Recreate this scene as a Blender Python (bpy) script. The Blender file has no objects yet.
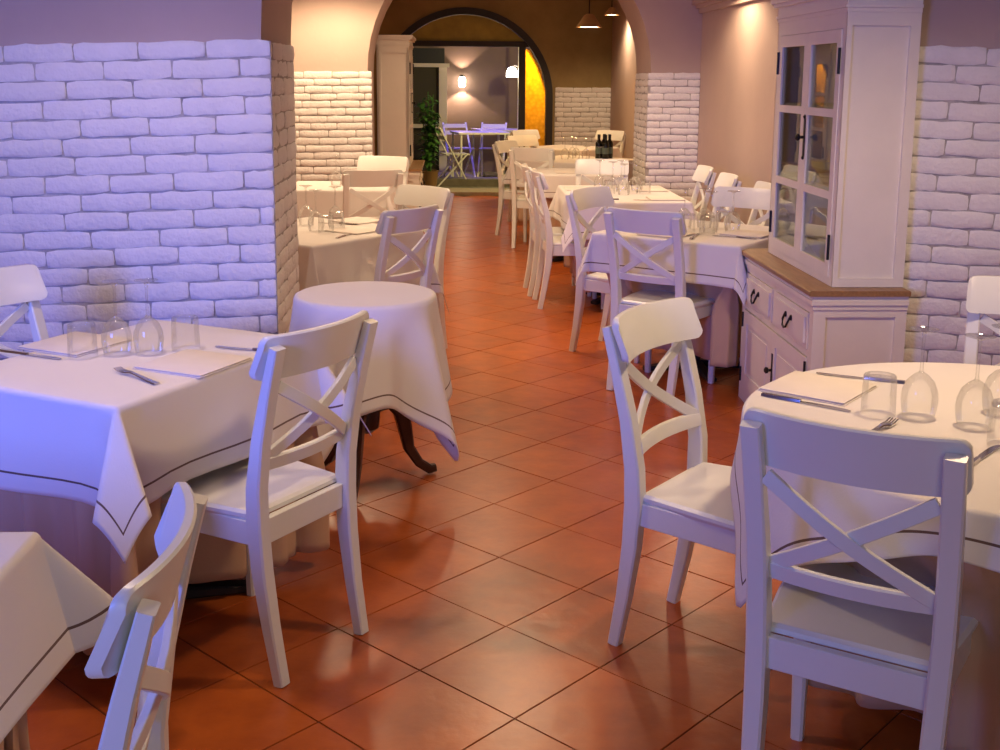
import bpy, math, random
from mathutils import Vector, Matrix

R = math.radians
rng = random.Random(7)
scene = bpy.context.scene
col = scene.collection

# ------------------------------------------------------------------ camera
CAM_H = 1.54
PITCH, ROLL, YAW = 0.1741, -0.0077, math.pi / 4 - 0.7432
cam_data = bpy.data.cameras.new('camera')
cam = bpy.data.objects.new('camera', cam_data)
col.objects.link(cam)
F = Vector((math.sin(YAW) * math.cos(PITCH), math.cos(YAW) * math.cos(PITCH), -math.sin(PITCH)))
Rt = Vector((math.cos(YAW), -math.sin(YAW), 0))
Dn = F.cross(Rt)
R2 = math.cos(ROLL) * Rt + math.sin(ROLL) * Dn
D2 = -math.sin(ROLL) * Rt + math.cos(ROLL) * Dn
M = Matrix((R2, -D2, -F)).transposed().to_4x4()
M.translation = (0, 0, CAM_H)
cam.matrix_world = M
cam_data.sensor_width = 36.0
cam_data.lens = 36.0 * 1142.6 / 1000.0
cam_data.shift_y = -(375 - 278.4) / 1000.0
cam_data.clip_start = 0.05
scene.camera = cam

# ------------------------------------------------------------------ world and exposure
world = bpy.data.worlds.new('dusk')
scene.world = world
world.use_nodes = True
wb = world.node_tree.nodes['Background']
wb.inputs[0].default_value = (0.22, 0.30, 0.62, 1)
wb.inputs[1].default_value = 0.08
scene.view_settings.view_transform = 'Standard'
scene.view_settings.look = 'None'
scene.view_settings.exposure = 0.76
scene.view_settings.gamma = 1.0
scene.view_settings.use_curve_mapping = False


def light(name, kind, loc, energy, color, size=0.1, target=None, **kw):
    d = bpy.data.lights.new(name, kind)
    d.energy = energy
    d.color = color
    if kind == 'AREA':
        d.shape = 'RECTANGLE'
        d.size = kw.get('sx', size)
        d.size_y = kw.get('sy', size)
    elif kind == 'SPOT':
        d.shadow_soft_size = size
        d.spot_size = R(kw.get('angle', 90))
        d.spot_blend = kw.get('blend', 0.6)
    else:
        d.shadow_soft_size = size
    o = bpy.data.objects.new(name, d)
    col.objects.link(o)
    o.location = loc
    if target is not None:
        o.rotation_euler = (Vector(target) - Vector(loc)).to_track_quat('-Z', 'Y').to_euler()
    return o


WARM = (1.0, 0.70, 0.42)
WARM2 = (1.0, 0.56, 0.22)
# bluish light from the left at an added window; neutral fill added behind camera
wl = light('window_daylight', 'AREA', (-2.5, -0.35, 1.70), 30, (0.11, 0.19, 1.0), sx=1.3, sy=1.3, target=(-1.0, 4.3, 0.9))
wl.data.spread = R(80)
light('window_daylight_back', 'AREA', (0.1, -1.55, 1.75), 11, (0.80, 0.86, 1.0), sx=2.0, sy=1.4, target=(0.3, 4.0, 0.9))

# ------------------------------------------------------------------ materials
MATS = {}


def nodes_of(m):
    m.use_nodes = True
    return m.node_tree.nodes, m.node_tree.links


def mat(name, color, rough=0.5, var=0.0, vscale=4.0, bump=0.0, bscale=40.0, metal=0.0, spec=0.5,
        rand=0.0, var_color=None, coat=0.0, detail=4.0, vstretch=None, trans=0.0):
    if name in MATS:
        return MATS[name]
    m = bpy.data.materials.new(name)
    n, l = nodes_of(m)
    b = n['Principled BSDF']
    b.inputs['Base Color'].default_value = (*color, 1)
    b.inputs['Roughness'].default_value = rough
    b.inputs['Metallic'].default_value = metal
    b.inputs['Specular IOR Level'].default_value = spec
    if coat:
        b.inputs['Coat Weight'].default_value = coat
        b.inputs['Coat Roughness'].default_value = 0.12
    geo = n.new('ShaderNodeNewGeometry')
    src = geo.outputs['Position']
    if vstretch:
        mp = n.new('ShaderNodeMapping')
        mp.inputs['Scale'].default_value = vstretch
        l.new(src, mp.inputs['Vector'])
        vsrc = mp.outputs['Vector']
    else:
        vsrc = src
    if var > 0 or rand > 0:
        noise = n.new('ShaderNodeTexNoise')
        noise.inputs['Scale'].default_value = vscale
        noise.inputs['Detail'].default_value = detail
        noise.inputs['Roughness'].default_value = 0.6
        l.new(vsrc, noise.inputs['Vector'])
        fac = noise.outputs['Fac']
        mr = n.new('ShaderNodeMapRange')
        mr.inputs['From Min'].default_value = 0.3
        mr.inputs['From Max'].default_value = 0.7
        l.new(fac, mr.inputs['Value'])
        fac = mr.outputs['Result']
        if rand > 0:
            oi = n.new('ShaderNodeObjectInfo')
            ma = n.new('ShaderNodeMix')
            ma.data_type = 'FLOAT'
            ma.inputs[0].default_value = rand
            l.new(fac, ma.inputs[2])
            l.new(oi.outputs['Random'], ma.inputs[3])
            fac = ma.outputs[0]
        mx = n.new('ShaderNodeMix')
        mx.data_type = 'RGBA'
        c2 = var_color if var_color else tuple(c * (1 - var) for c in color)
        mx.inputs[6].default_value = (*c2, 1)
        mx.inputs[7].default_value = (*color, 1)
        l.new(fac, mx.inputs[0])
        l.new(mx.outputs[2], b.inputs['Base Color'])
    if bump > 0:
        nb = n.new('ShaderNodeTexNoise')
        nb.inputs['Scale'].default_value = bscale
        nb.inputs['Detail'].default_value = 5
        l.new(vsrc, nb.inputs['Vector'])
        bp = n.new('ShaderNodeBump')
        bp.inputs['Strength'].default_value = bump
        bp.inputs['Distance'].default_value = 0.01
        l.new(nb.outputs['Fac'], bp.inputs['Height'])
        l.new(bp.outputs['Normal'], b.inputs['Normal'])
    MATS[name] = m
    return m


def emission_mat(name, color, strength):
    if name in MATS:
        return MATS[name]
    m = bpy.data.materials.new(name)
    n, l = nodes_of(m)
    b = n['Principled BSDF']
    b.inputs['Base Color'].default_value = (*color, 1)
    b.inputs['Emission Color'].default_value = (*color, 1)
    b.inputs['Emission Strength'].default_value = strength
    MATS[name] = m
    return m


def glass_mat(name, tint=(0.97, 0.98, 0.98), ior=1.45, rough=0.0, boost=1.0):
    """thin clear glass: see-through plus a mirror layer that grows at grazing angles"""
    if name in MATS:
        return MATS[name]
    m = bpy.data.materials.new(name)
    n, l = nodes_of(m)
    n.remove(n['Principled BSDF'])
    out = n['Material Output']
    t = n.new('ShaderNodeBsdfTransparent')
    t.inputs[0].default_value = (*tint, 1)
    g = n.new('ShaderNodeBsdfGlossy')
    g.inputs['Roughness'].default_value = rough
    fr = n.new('ShaderNodeFresnel')
    fr.inputs['IOR'].default_value = ior
    mu = n.new('ShaderNodeMath')
    mu.operation = 'MINIMUM'
    mu.inputs[1].default_value = boost
    l.new(fr.outputs[0], mu.inputs[0])
    mx = n.new('ShaderNodeMixShader')
    l.new(mu.outputs[0], mx.inputs[0])
    l.new(t.outputs[0], mx.inputs[1])
    l.new(g.outputs[0], mx.inputs[2])
    l.new(mx.outputs[0], out.inputs['Surface'])
    MATS[name] = m
    return m


def cloth_mat(name, color, hem_color=None, hem=0.05, rough=0.85, L=(1, 1)):
    """woven cotton; a dark stitched line runs parallel to the edge (cloth coordinates in UV)"""
    m = bpy.data.materials.new(name)
    n, l = nodes_of(m)
    b = n['Principled BSDF']
    b.inputs['Roughness'].default_value = rough
    b.inputs['Specular IOR Level'].default_value = 0.2
    b.inputs['Sheen Weight'].default_value = 0.15
    uv = n.new('ShaderNodeUVMap')
    nz = n.new('ShaderNodeTexNoise')
    nz.inputs['Scale'].default_value = 3.0
    nz.inputs['Detail'].default_value = 3
    l.new(uv.outputs[0], nz.inputs['Vector'])
    mx = n.new('ShaderNodeMix')
    mx.data_type = 'RGBA'
    mx.inputs[6].default_value = (*[c * 0.93 for c in color], 1)
    mx.inputs[7].default_value = (*color, 1)
    l.new(nz.outputs['Fac'], mx.inputs[0])
    outc = mx.outputs[2]
    if hem_color:
        sp = n.new('ShaderNodeSeparateXYZ')
        l.new(uv.outputs[0], sp.inputs[0])

        def edge_dist(sock, half):
            a = n.new('ShaderNodeMath'); a.operation = 'ABSOLUTE'
            l.new(sock, a.inputs[0])
            s = n.new('ShaderNodeMath'); s.operation = 'SUBTRACT'
            s.inputs[0].default_value = half
            l.new(a.outputs[0], s.inputs[1])
            return s.outputs[0]
        mn = n.new('ShaderNodeMath'); mn.operation = 'MINIMUM'
        l.new(edge_dist(sp.outputs[0], L[0] / 2), mn.inputs[0])
        l.new(edge_dist(sp.outputs[1], L[1] / 2), mn.inputs[1])
        cp = n.new('ShaderNodeMath'); cp.operation = 'COMPARE'
        cp.inputs[1].default_value = hem
        cp.inputs[2].default_value = 0.0028
        l.new(mn.outputs[0], cp.inputs[0])
        m2 = n.new('ShaderNodeMix'); m2.data_type = 'RGBA'
        l.new(cp.outputs[0], m2.inputs[0])
        l.new(outc, m2.inputs[6])
        m2.inputs[7].default_value = (*hem_color, 1)
        outc = m2.outputs[2]
    l.new(outc, b.inputs['Base Color'])
    wv = n.new('ShaderNodeTexNoise')
    wv.inputs['Scale'].default_value = 160
    l.new(uv.outputs[0], wv.inputs['Vector'])
    bp = n.new('ShaderNodeBump')
    bp.inputs['Strength'].default_value = 0.12
    bp.inputs['Distance'].default_value = 0.004
    l.new(wv.outputs['Fac'], bp.inputs['Height'])
    l.new(bp.outputs['Normal'], b.inputs['Normal'])
    return m


PLASTER = mat('taupe_plaster', (0.50, 0.375, 0.325), 0.8, var=0.10, vscale=1.6, bump=0.08, bscale=30)
PLASTER_FAR = mat('ochre_plaster', (0.33, 0.235, 0.10), 0.85, var=0.3, vscale=2.2, bump=0.1, bscale=20)
BRICK = mat('white_painted_brick', (0.80, 0.77, 0.76), 0.75, var=0.12, vscale=9, bump=0.55, bscale=55, rand=0.35)
MORTAR = mat('brick_mortar', (0.50, 0.46, 0.44), 0.9, var=0.45, vscale=12, bump=0.5, bscale=60)
TILE = mat('terracotta_tile', (0.52, 0.120, 0.018), 0.30, var=0.4, vscale=7, rand=0.30, bump=0.16, bscale=14,
           var_color=(0.30, 0.058, 0.012), spec=0.5, detail=8)
GROUT = mat('dark_grout', (0.055, 0.025, 0.015), 0.8, var=0.3, vscale=20)
WHITE = mat('white_lacquered_wood', (0.80, 0.80, 0.77), 0.32, var=0.03, vscale=6, bump=0.02, bscale=60, spec=0.5)
CREAM = mat('cream_painted_wood', (0.80, 0.74, 0.64), 0.5, var=0.06, vscale=5, bump=0.04, bscale=70)
PINE = mat('honey_pine', (0.36, 0.20, 0.085), 0.4, var=0.35, vscale=14, vstretch=(6, 0.6, 6), bump=0.05, bscale=20)
IRON = mat('black_iron', (0.02, 0.018, 0.016), 0.45, metal=0.6)
BLACKBASE = mat('black_base_metal', (0.012, 0.012, 0.014), 0.5)
DARKWOOD = mat('dark_carved_walnut', (0.055, 0.020, 0.012), 0.35, var=0.4, vscale=20)
STEEL = mat('cutlery_steel', (0.55, 0.52, 0.50), 0.18, metal=1.0)
NAPKIN = mat('napkin_cotton', (0.80, 0.73, 0.68), 0.85, var=0.05, vscale=10, bump=0.1, bscale=200)
GLASS = glass_mat('clear_glass', (0.965, 0.968, 0.968), 1.45, boost=0.5)
PANE = glass_mat('pane_glass', (0.90, 0.95, 0.90), 1.6, boost=0.42)
BOTTLE = mat('dark_bottle_glass', (0.008, 0.010, 0.008), 0.12)
LABEL = mat('bottle_label_paper', (0.16, 0.22, 0.18), 0.8)
FRAME_DARK = mat('dark_door_frame', (0.018, 0.014, 0.012), 0.5)
CEIL = mat('ceiling_plaster', (0.60, 0.50, 0.42), 0.85, var=0.06, vscale=2)
TERRACE = mat('terrace_stone', (0.22, 0.20, 0.17), 0.7, var=0.4, vscale=6)
TERRACE_WALL = mat('terrace_plaster', (0.28, 0.20, 0.19), 0.85, var=0.2, vscale=1.5)
SHADE = mat('lamp_shade_tan', (0.50, 0.30, 0.13), 0.6)
LEAF = mat('leaf_green', (0.06, 0.19, 0.03), 0.5, var=0.5, vscale=15)
POT = mat('pot_ochre', (0.26, 0.15, 0.06), 0.6)
BULB = emission_mat('warm_bulb', (1.0, 0.80, 0.52), 14.0)
CLOTHW = (0.80, 0.755, 0.735)
CLOTHU = (0.58, 0.38, 0.25)
HEM = (0.16, 0.10, 0.085)


# ------------------------------------------------------------------ mesh helpers
class MB:
    def __init__(self):
        self.v = []; self.f = []

    def add(self, verts, faces):
        o = len(self.v)
        self.v += [tuple(p) for p in verts]
        self.f += [tuple(i + o for i in q) for q in faces]
        return self

    def box(self, x0, x1, y0, y1, z0, z1):
        return self.add([(x0, y0, z0), (x1, y0, z0), (x1, y1, z0), (x0, y1, z0),
                         (x0, y0, z1), (x1, y0, z1), (x1, y1, z1), (x0, y1, z1)],
                        [(0, 3, 2, 1), (4, 5, 6, 7), (0, 1, 5, 4), (1, 2, 6, 5), (2, 3, 7, 6), (3, 0, 4, 7)])

    def loft(self, rings, cap=True, closed=False):
        n = len(rings[0]); vs = []; fs = []
        for r in rings:
            vs += r
        m = len(rings)
        for i in range(m if closed else m - 1):
            a, b = i * n, ((i + 1) % m) * n
            for j in range(n):
                k = (j + 1) % n
                fs.append((a + j, a + k, b + k, b + j))
        if cap and not closed:
            fs.append(tuple(range(n - 1, -1, -1)))
            fs.append(tuple((m - 1) * n + j for j in range(n)))
        return self.add(vs, fs)

    def bar(self, pts, w, t, up=(0, 1, 0), ch=0.2):
        """bar along pts; w across, t along 'up'; w,t scalars or lists"""
        rings = []
        for i, p in enumerate(pts):
            p = Vector(p)
            a = Vector(pts[max(i - 1, 0)]); b = Vector(pts[min(i + 1, len(pts) - 1)])
            d = (b - a).normalized()
            u = Vector(up); u = (u - d * u.dot(d)).normalized()
            s = d.cross(u)
            ww = (w[i] if isinstance(w, (list, tuple)) else w) / 2
            tt = (t[i] if isinstance(t, (list, tuple)) else t) / 2
            c = min(ww, tt) * ch * 2
            ring = []
            for (x, y) in ((ww, -tt + c), (ww, tt - c), (ww - c, tt), (-ww + c, tt), (-ww, tt - c), (-ww, -tt + c), (-ww + c, -tt), (ww - c, -tt)):
                ring.append(p + s * x + u * y)
            rings.append(ring)
        return self.loft(rings)

    def tube(self, pts, r, n=8):
        rings = []
        for i, p in enumerate(pts):
            p = Vector(p)
            a = Vector(pts[max(i - 1, 0)]); b = Vector(pts[min(i + 1, len(pts) - 1)])
            d = (b - a).normalized()
            ref = Vector((0, 0, 1)) if abs(d.z) < 0.9 else Vector((1, 0, 0))
            s = d.cross(ref).normalized(); u = s.cross(d)
            rr = r[i] if isinstance(r, (list, tuple)) else r
            rings.append([p + (s * math.cos(2 * math.pi * k / n) + u * math.sin(2 * math.pi * k / n)) * rr for k in range(n)])
        return self.loft(rings)

    def lathe(self, prof, n=24, c=(0, 0, 0), cap=False):
        rings = [[(c[0] + r * math.cos(2 * math.pi * k / n), c[1] + r * math.sin(2 * math.pi * k / n), c[2] + z) for k in range(n)] for r, z in prof]
        return self.loft(rings, cap=cap)

    def mesh(self, name, m=None, smooth=True, angle=35):
        me = bpy.data.meshes.new(name)
        me.from_pydata([tuple(p) for p in self.v], [], self.f)
        me.validate()
        if m:
            me.materials.append(m)
        if smooth:
            for p in me.polygons:
                p.use_smooth = True
            me.set_sharp_from_angle(angle=R(angle))
        me.update()
        return me

    def build(self, name, m, parent=None, smooth=True, angle=35):
        return link(name, self.mesh(name, m, smooth, angle), parent)


def link(name, me, parent=None):
    o = bpy.data.objects.new(name, me)
    col.objects.link(o)
    if parent:
        o.parent = parent
    return o


def tag(o, label=None, cat=None, group=None, kind=None):
    if label: o['label'] = label
    if cat: o['category'] = cat
    if group: o['group'] = group
    if kind: o['kind'] = kind
    return o


def thing(name, label, cat, loc=(0, 0, 0), rz=0.0, group=None):
    o = bpy.data.objects.new(name, None)
    col.objects.link(o)
    o.location = loc
    o.rotation_euler = (0, 0, rz)
    return tag(o, label, cat, group)


def struct(o, label):
    return tag(o, label, None, None, 'structure')


def copy_tree(o, parent=None):
    c = o.copy()
    col.objects.link(c)
    c.parent = parent
    for ch in o.children:
        copy_tree(ch, c)
    return c


class Proto:
    """first use moves the prototype itself, later uses copy it with its parts"""
    def __init__(self, root):
        self.root = root; self.used = False

    def place(self, loc, rz, label, group=None, cat=None):
        o = self.root if not self.used else copy_tree(self.root)
        self.used = True
        o.location = loc
        o.rotation_euler = (0, 0, rz)
        o['label'] = label
        if group: o['group'] = group
        elif 'group' in o: del o['group']
        if cat: o['category'] = cat
        return o


# ------------------------------------------------------------------ the setting
YA, TA = 4.30, 0.79           # near arch wall: front face, thickness
YB, TB = 9.40, 0.74           # middle arch wall
YC, TC = 15.0, 0.30           # far wall with the arched entrance
FLOOR_X0, FLOOR_X1, FLOOR_Y0, FLOOR_Y1 = -2.6, 3.3, -1.6, YC + TC

floor = struct(MB().box(FLOOR_X0, FLOOR_X1, FLOOR_Y0, FLOOR_Y1, -0.10, -0.003).build('floor', GROUT, smooth=False),
               'terracotta tiled floor laid on the diagonal with dark grout')
# tiles: edge 0.3365 m along the diagonals
TS = 0.3365
tm = MB()
h, g, bv = TS / 2 - 0.0018, 0.0, 0.0008
for zz, e in ((-0.006, h), (-0.002, h), (0.0, h - bv)):
    tm.v += [(-e, -e, zz), (e, -e, zz), (e, e, zz), (-e, e, zz)]
for k in range(2):
    for j in range(4):
        tm.f.append((k * 4 + j, k * 4 + (j + 1) % 4, k * 4 + 4 + (j + 1) % 4, k * 4 + 4 + j))
tm.f.append((8, 9, 10, 11))
tile_me = tm.mesh('tile', TILE, smooth=False)
c45 = math.cos(R(45))
cells = []
OX, OY = 0.152, 3.03
for i in range(-34, 48):
    for j in range(-34, 48):
        # corner of cell (i, j) at the observed joint crossing
        u, v = i + 0.5, j + 0.5
        x = OX + TS * (u * c45 + v * c45)
        y = OY + TS * (-u * c45 + v * c45)
        if FLOOR_X0 + 0.25 < x < FLOOR_X1 - 0.25 and FLOOR_Y0 + 0.25 < y < YC:
            cells.append((x, y))


def tile_score(p):
    x, y = p
    if y < 1.7 or x / y < -0.46 or x / y > 0.46:
        return 99 + abs(y)
    if y > 4.2 and (x < -0.9 or x > 1.6):
        return 50 + y
    return y


cells.sort(key=tile_score)
rest = MB()
for k, (x, y) in enumerate(cells):
    if k < 300:
        o = link('tile', tile_me, floor)
        o.location = (x, y, rng.uniform(-0.0006, 0.0004))
        o.rotation_euler = (rng.uniform(-0.0010, 0.0010), rng.uniform(-0.0010, 0.0010), R(-45) + rng.choice((0, 1, 2, 3)) * R(90))
    else:
        rot = R(-45)
        rest.add([(x + a * math.cos(rot) - b * math.sin(rot), y + a * math.sin(rot) + b * math.cos(rot), c) for a, b, c in tm.v], tm.f)
o = rest.build('tile', TILE, floor, smooth=False)
o['kind'] = 'stuff'


def arch_wall(name, y0, y1, x0, x1, xc, r, zs, ztop, m, label, n=28, skew=0.0):
    """wall with a round-arched opening down to the floor"""
    b = MB()
    b.box(x0, xc - r, y0, y1, 0, ztop)
    if x1 > xc + r:
        b.box(xc + r, x1, y0, y1, 0, ztop)
    pts = [(xc - r * math.cos(math.pi * k / n), zs + r * math.sin(math.pi * k / n)) for k in range(n + 1)]
    vs = []; fs = []
    for (x, z) in pts:
        yf = y0 + skew * (x - xc + r) / (2 * r)
        vs += [(x, yf, z), (x, yf, ztop), (x, y1, z), (x, y1, ztop)]
    for k in range(n):
        a, c = k * 4, k * 4 + 4
        fs += [(a, c, c + 1, a + 1), (c + 2, a + 2, a + 3, c + 3), (a, a + 2, c + 2, c)]
    b.add(vs, fs)
    o = b.build(name, m, smooth=True, angle=30)
    return struct(o, label)


CZ = 2.95
wall_near = arch_wall('wall_near_arch', YA, YA + TA, -2.75, 1.0, 0.545, 1.245, 1.70, CZ, PLASTER, 'taupe plaster wall with white brick piers and a wide arch', skew=0.16)
wall_mid = arch_wall('wall_middle_arch', YB, YB + TB, -2.3, 2.3, 0.465, 1.15, 1.59, CZ, PLASTER, 'second taupe arch wall with pale brick piers')
wall_far = arch_wall('wall_far_arch', YC, YC + TC, -2.3, 2.5, 0.16, 1.14, 1.28, CZ, PLASTER_FAR, 'end wall with arched entrance framed in black')
# the near right-hand pier stands slightly turned towards the room
pier = struct(MB().box(0, 1.7, 0, 0.7, 0, CZ).build('wall_right_pier', PLASTER, smooth=False), 'taupe plaster wall with white bricks beside the tall dresser')
pier.location = (1.79, 4.45, 0)
pier.rotation_euler = (0, 0, R(-11))


def simple_wall(name, label, m, *b):
    return struct(MB().box(*b).build(name, m, smooth=False), label)


lw = MB().box(-2.75, -2.6, -1.75, -1.15, 0, CZ).box(-2.75, -2.6, 0.45, YA, 0, CZ).box(-2.75, -2.6, -1.15, 0.45, 0, 1.0).box(-2.75, -2.6, -1.15, 0.45, 2.4, CZ)
struct(lw.build('wall_left', PLASTER, smooth=False), 'taupe side wall of the front room with a window')
simple_wall('wall_right', 'taupe side wall of the front room opposite', PLASTER, 3.3, 3.45, -1.75, 4.4, 0, CZ)
wr = simple_wall('wall_right_middle', 'plain taupe side wall behind the tables by the dresser', PLASTER, 2.02, 2.2, YA + TA, YB, 0, CZ)
simple_wall('wall_left_middle', 'taupe side wall of the middle room', PLASTER, -2.2, -2.05, YA + TA, YB, 0, CZ)
simple_wall('wall_right_end', 'tan side wall lit by a small wall lamp', PLASTER, 2.06, 2.2, YB + TB, YC, 0, CZ)
simple_wall('wall_left_end', 'tan side wall behind the far dresser', PLASTER, -2.2, -2.05, YB + TB, YC, 0, CZ)
simple_wall('ceiling', 'plain plaster ceiling', CEIL, -2.75, 3.5, -1.75, YC + TC, CZ, CZ + 0.1)
# back wall and unseen windows, added to frame the two area lights
bw = MB().box(-2.75, -0.95, -1.75, -1.6, 0, CZ).box(1.15, 3.45, -1.75, -1.6, 0, CZ).box(-0.95, 1.15, -1.75, -1.6, 0, 1.0).box(-0.95, 1.15, -1.75, -1.6, 2.5, CZ)
struct(bw.build('wall_back', PLASTER, smooth=False), 'wall with a window behind the viewer')
for n_, (a, b, zb_, zt_, loc_, rz_) in enumerate(((-1.05, 1.05, 1.0, 2.5, (0.1, -1.7, 0), 0.0), (-0.8, 0.8, 1.0, 2.4, (-2.7, -0.35, 0), math.pi / 2))):
    w = MB()
    for x in (a, (a + b) / 2 - 0.025, b - 0.05):
        w.box(x, x + 0.05, -0.03, 0.03, zb_, zt_)
    w.box(a, b, -0.03, 0.03, zb_, zb_ + 0.05); w.box(a, b, -0.03, 0.03, zt_ - 0.05, zt_)
    wo = struct(w.build('window_%d' % (n_ + 1), WHITE, smooth=False), 'white framed window letting in daylight')
    wo.location = loc_; wo.rotation_euler = (0, 0, rz_)
    MB().box(a + 0.05, (a + b) / 2 - 0.025, -0.003, 0.003, zb_ + 0.05, zt_ - 0.05).build('pane', GLASS, wo, smooth=False)
    MB().box((a + b) / 2 + 0.025, b - 0.05, -0.003, 0.003, zb_ + 0.05, zt_ - 0.05).build('pane', GLASS, wo, smooth=False)

# cornice shelf on the right wall of the middle room
t = MB()
t.box(1.99, 2.02, 5.15, YB, 2.06, 2.10).box(1.965, 2.02, 5.15, YB, 2.10, 2.125).box(1.93, 2.02, 5.15, YB, 2.125, 2.16)
struct(t.build('trim_1', PLASTER, smooth=False), 'stepped plaster cornice on the right side wall')

# ------------------------------------------------------------------ bricks
BR_V = []
for k in range(9):
    r = random.Random(100 + k)
    nx, nz = 7, 4
    b = MB()
    vs = []
    for j in range(nz):
        for i in range(nx):
            u = i / (nx - 1) - 0.5; w = j / (nz - 1) - 0.5
            edge = (i in (0, nx - 1)) or (j in (0, nz - 1))
            corner = (i in (0, nx - 1)) and (j in (0, nz - 1))
            dx = r.uniform(-0.006, 0.006); dz = r.uniform(-0.05, 0.05)
            if corner:
                u *= 0.982; w *= 0.90
            d = 1.0 + r.uniform(-0.10, 0.10) - (0.20 if edge else 0.0) - (0.12 if corner else 0)
            vs.append((u + dx, d, w + dz))
    fs = [(j * nx + i, (j + 1) * nx + i, (j + 1) * nx + i + 1, j * nx + i + 1) for j in range(nz - 1) for i in range(nx - 1)]
    border = [i for i in range(nx)] + [j * nx + nx - 1 for j in range(1, nz)] + [(nz - 1) * nx + i for i in range(nx - 2, -1, -1)] + [j * nx for j in range(nz - 2, 0, -1)]
    base = len(vs)
    for q in border:
        vs.append((vs[q][0], 0.0, vs[q][2]))
    nb = len(border)
    for q in range(nb):
        fs.append((border[q], border[(q + 1) % nb], base + (q + 1) % nb, base + q))
    b.add(vs, fs)
    BR_V.append(b.mesh('brick', BRICK, smooth=True, angle=75))


def brick_face(parent, origin, udir, ndir, width, height, course, blen, depth=0.020, slope=0.0, seed=1, back=True, joint=0.0060, start=0.0, zmin=0.0):
    """bricks as children of a wall: rows from the top down, seen from the ndir side"""
    r = random.Random(seed)
    U = Vector(udir).normalized(); N = Vector(ndir).normalized()
    org = Vector(origin)
    if back:
        bk = MB()
        c = [org, org + U * width]
        z1 = [height, height + slope * width]
        vs = []
        for p, zt in zip(c, z1):
            for dd in (0.0, 0.009):
                for zz in (zmin, zt - 0.01):
                    q = p + N * dd
                    vs.append((q.x, q.y, zz))
        fs = [(2, 3, 7, 6), (0, 1, 3, 2), (6, 7, 5, 4), (1, 5, 7, 3), (0, 2, 6, 4), (0, 4, 5, 1)]
        bk.add(vs, fs)
        bo = bk.build('mortar_bed', MORTAR, parent, smooth=False)
        bo.matrix_parent_inverse = Matrix.Identity(4)
    rows = int((height - zmin) / course)
    ang = math.atan(slope)
    for j in range(rows):
        zc = height - (j + 0.5) * course
        x = -start - (0.5 * blen if j % 2 else 0.0) + r.uniform(-0.03, 0.03)
        while x < width - 0.02:
            L = blen * r.uniform(0.93, 1.07)
            a = max(x, 0.0); b = min(x + L, width)
            if width - b < 0.05:
                b = width
            if b - a > 0.035:
                cx = (a + b) / 2
                o = link('brick', BR_V[r.randrange(9)], parent)
                p = org + U * cx
                X = U * math.cos(ang) + Vector((0, 0, math.sin(ang)))
                Z = X.cross(N) if X.cross(N).z > 0 else N.cross(X)
                flip = 1 if X.cross(N).z > 0 else -1
                sx = (b - a - joint) * (1.0)
                sz = course - joint * r.uniform(0.55, 1.25)
                dep = depth * r.uniform(0.82, 1.15)
                m = Matrix(((X.x * sx * flip, N.x * dep, Z.x * sz), (X.y * sx * flip, N.y * dep, Z.y * sz), (X.z * sx * flip, N.z * dep, Z.z * sz))).to_4x4()
                m.translation = (p.x, p.y, zc + slope * cx + r.uniform(-0.002, 0.002))
                o.matrix_local = m
                if b >= width:
                    break
            x += L


# near left pier: front face and jamb
XJ = -0.70
brick_face(wall_near, (-2.35, YA, 0), (1, 0, 0), (0, -1, 0), 1.665 + 0.02, 1.62, 0.0688, 0.245, slope=0.033, seed=3)
brick_face(wall_near, (XJ, YA - 0.01, 0), (0, 1, 0), (1, 0, 0), TA + 0.01, 1.67, 0.0688, 0.245, seed=4, depth=0.014)
# near right pier
brick_face(pier, (0.0, 0, 0), (1, 0, 0), (0, -1, 0), 1.15, 1.675, 0.0705, 0.25, slope=-0.028, seed=5)
# middle piers
brick_face(wall_mid, (-1.45, YB, 0), (1, 0, 0), (0, -1, 0), 0.80, 1.575, 0.0590, 0.225, slope=0.012, seed=6)
brick_face(wall_mid, (1.59, YB, 0), (1, 0, 0), (0, -1, 0), 0.43, 1.59, 0.0560, 0.215, seed=8)
brick_face(wall_mid, (1.615, YB, 0), (0, 1, 0), (-1, 0, 0), TB, 1.585, 0.0560, 0.24, seed=9, depth=0.013)
# end wall
brick_face(wall_far, (1.33, YC, 0), (1, 0, 0), (0, -1, 0), 0.73, 1.42, 0.0640, 0.235, seed=10)

# ------------------------------------------------------------------ furniture: chair
def arc_plank(zb, zt, yb, yt, half, sag, th, n=10, rnd=0.02):
    b = MB(); rings = []
    ss = [-1.0, -0.992, -0.975, -0.94] + [-0.88 + 1.76 * i / n for i in range(n + 1)] + [0.94, 0.975, 0.992, 1.0]
    for s in ss:
        x = half * s
        dy = -sag * (1 - s * s)
        e = 0.0
        g_ = max(0.0, 1 - (1 - abs(s)) * half / max(rnd, 1e-4)) if rnd > 0 else 0.0
        e = rnd * (1 - math.sqrt(max(0.0, 1 - g_ * g_)))
        z0, z1 = zb + e, zt - e
        y0, y1 = yb + dy, yt + dy
        c = 0.004
        rings.append([(x, y0 - th / 2, z0 + c), (x, y0 + th / 2, z0 + c), (x, y1 + th / 2, z1 - c), (x, y1 + th / 2 - c, z1), (x, y1 - th / 2 + c, z1), (x, y1 - th / 2, z1 - c)])
    b.loft(rings)
    return b


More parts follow.
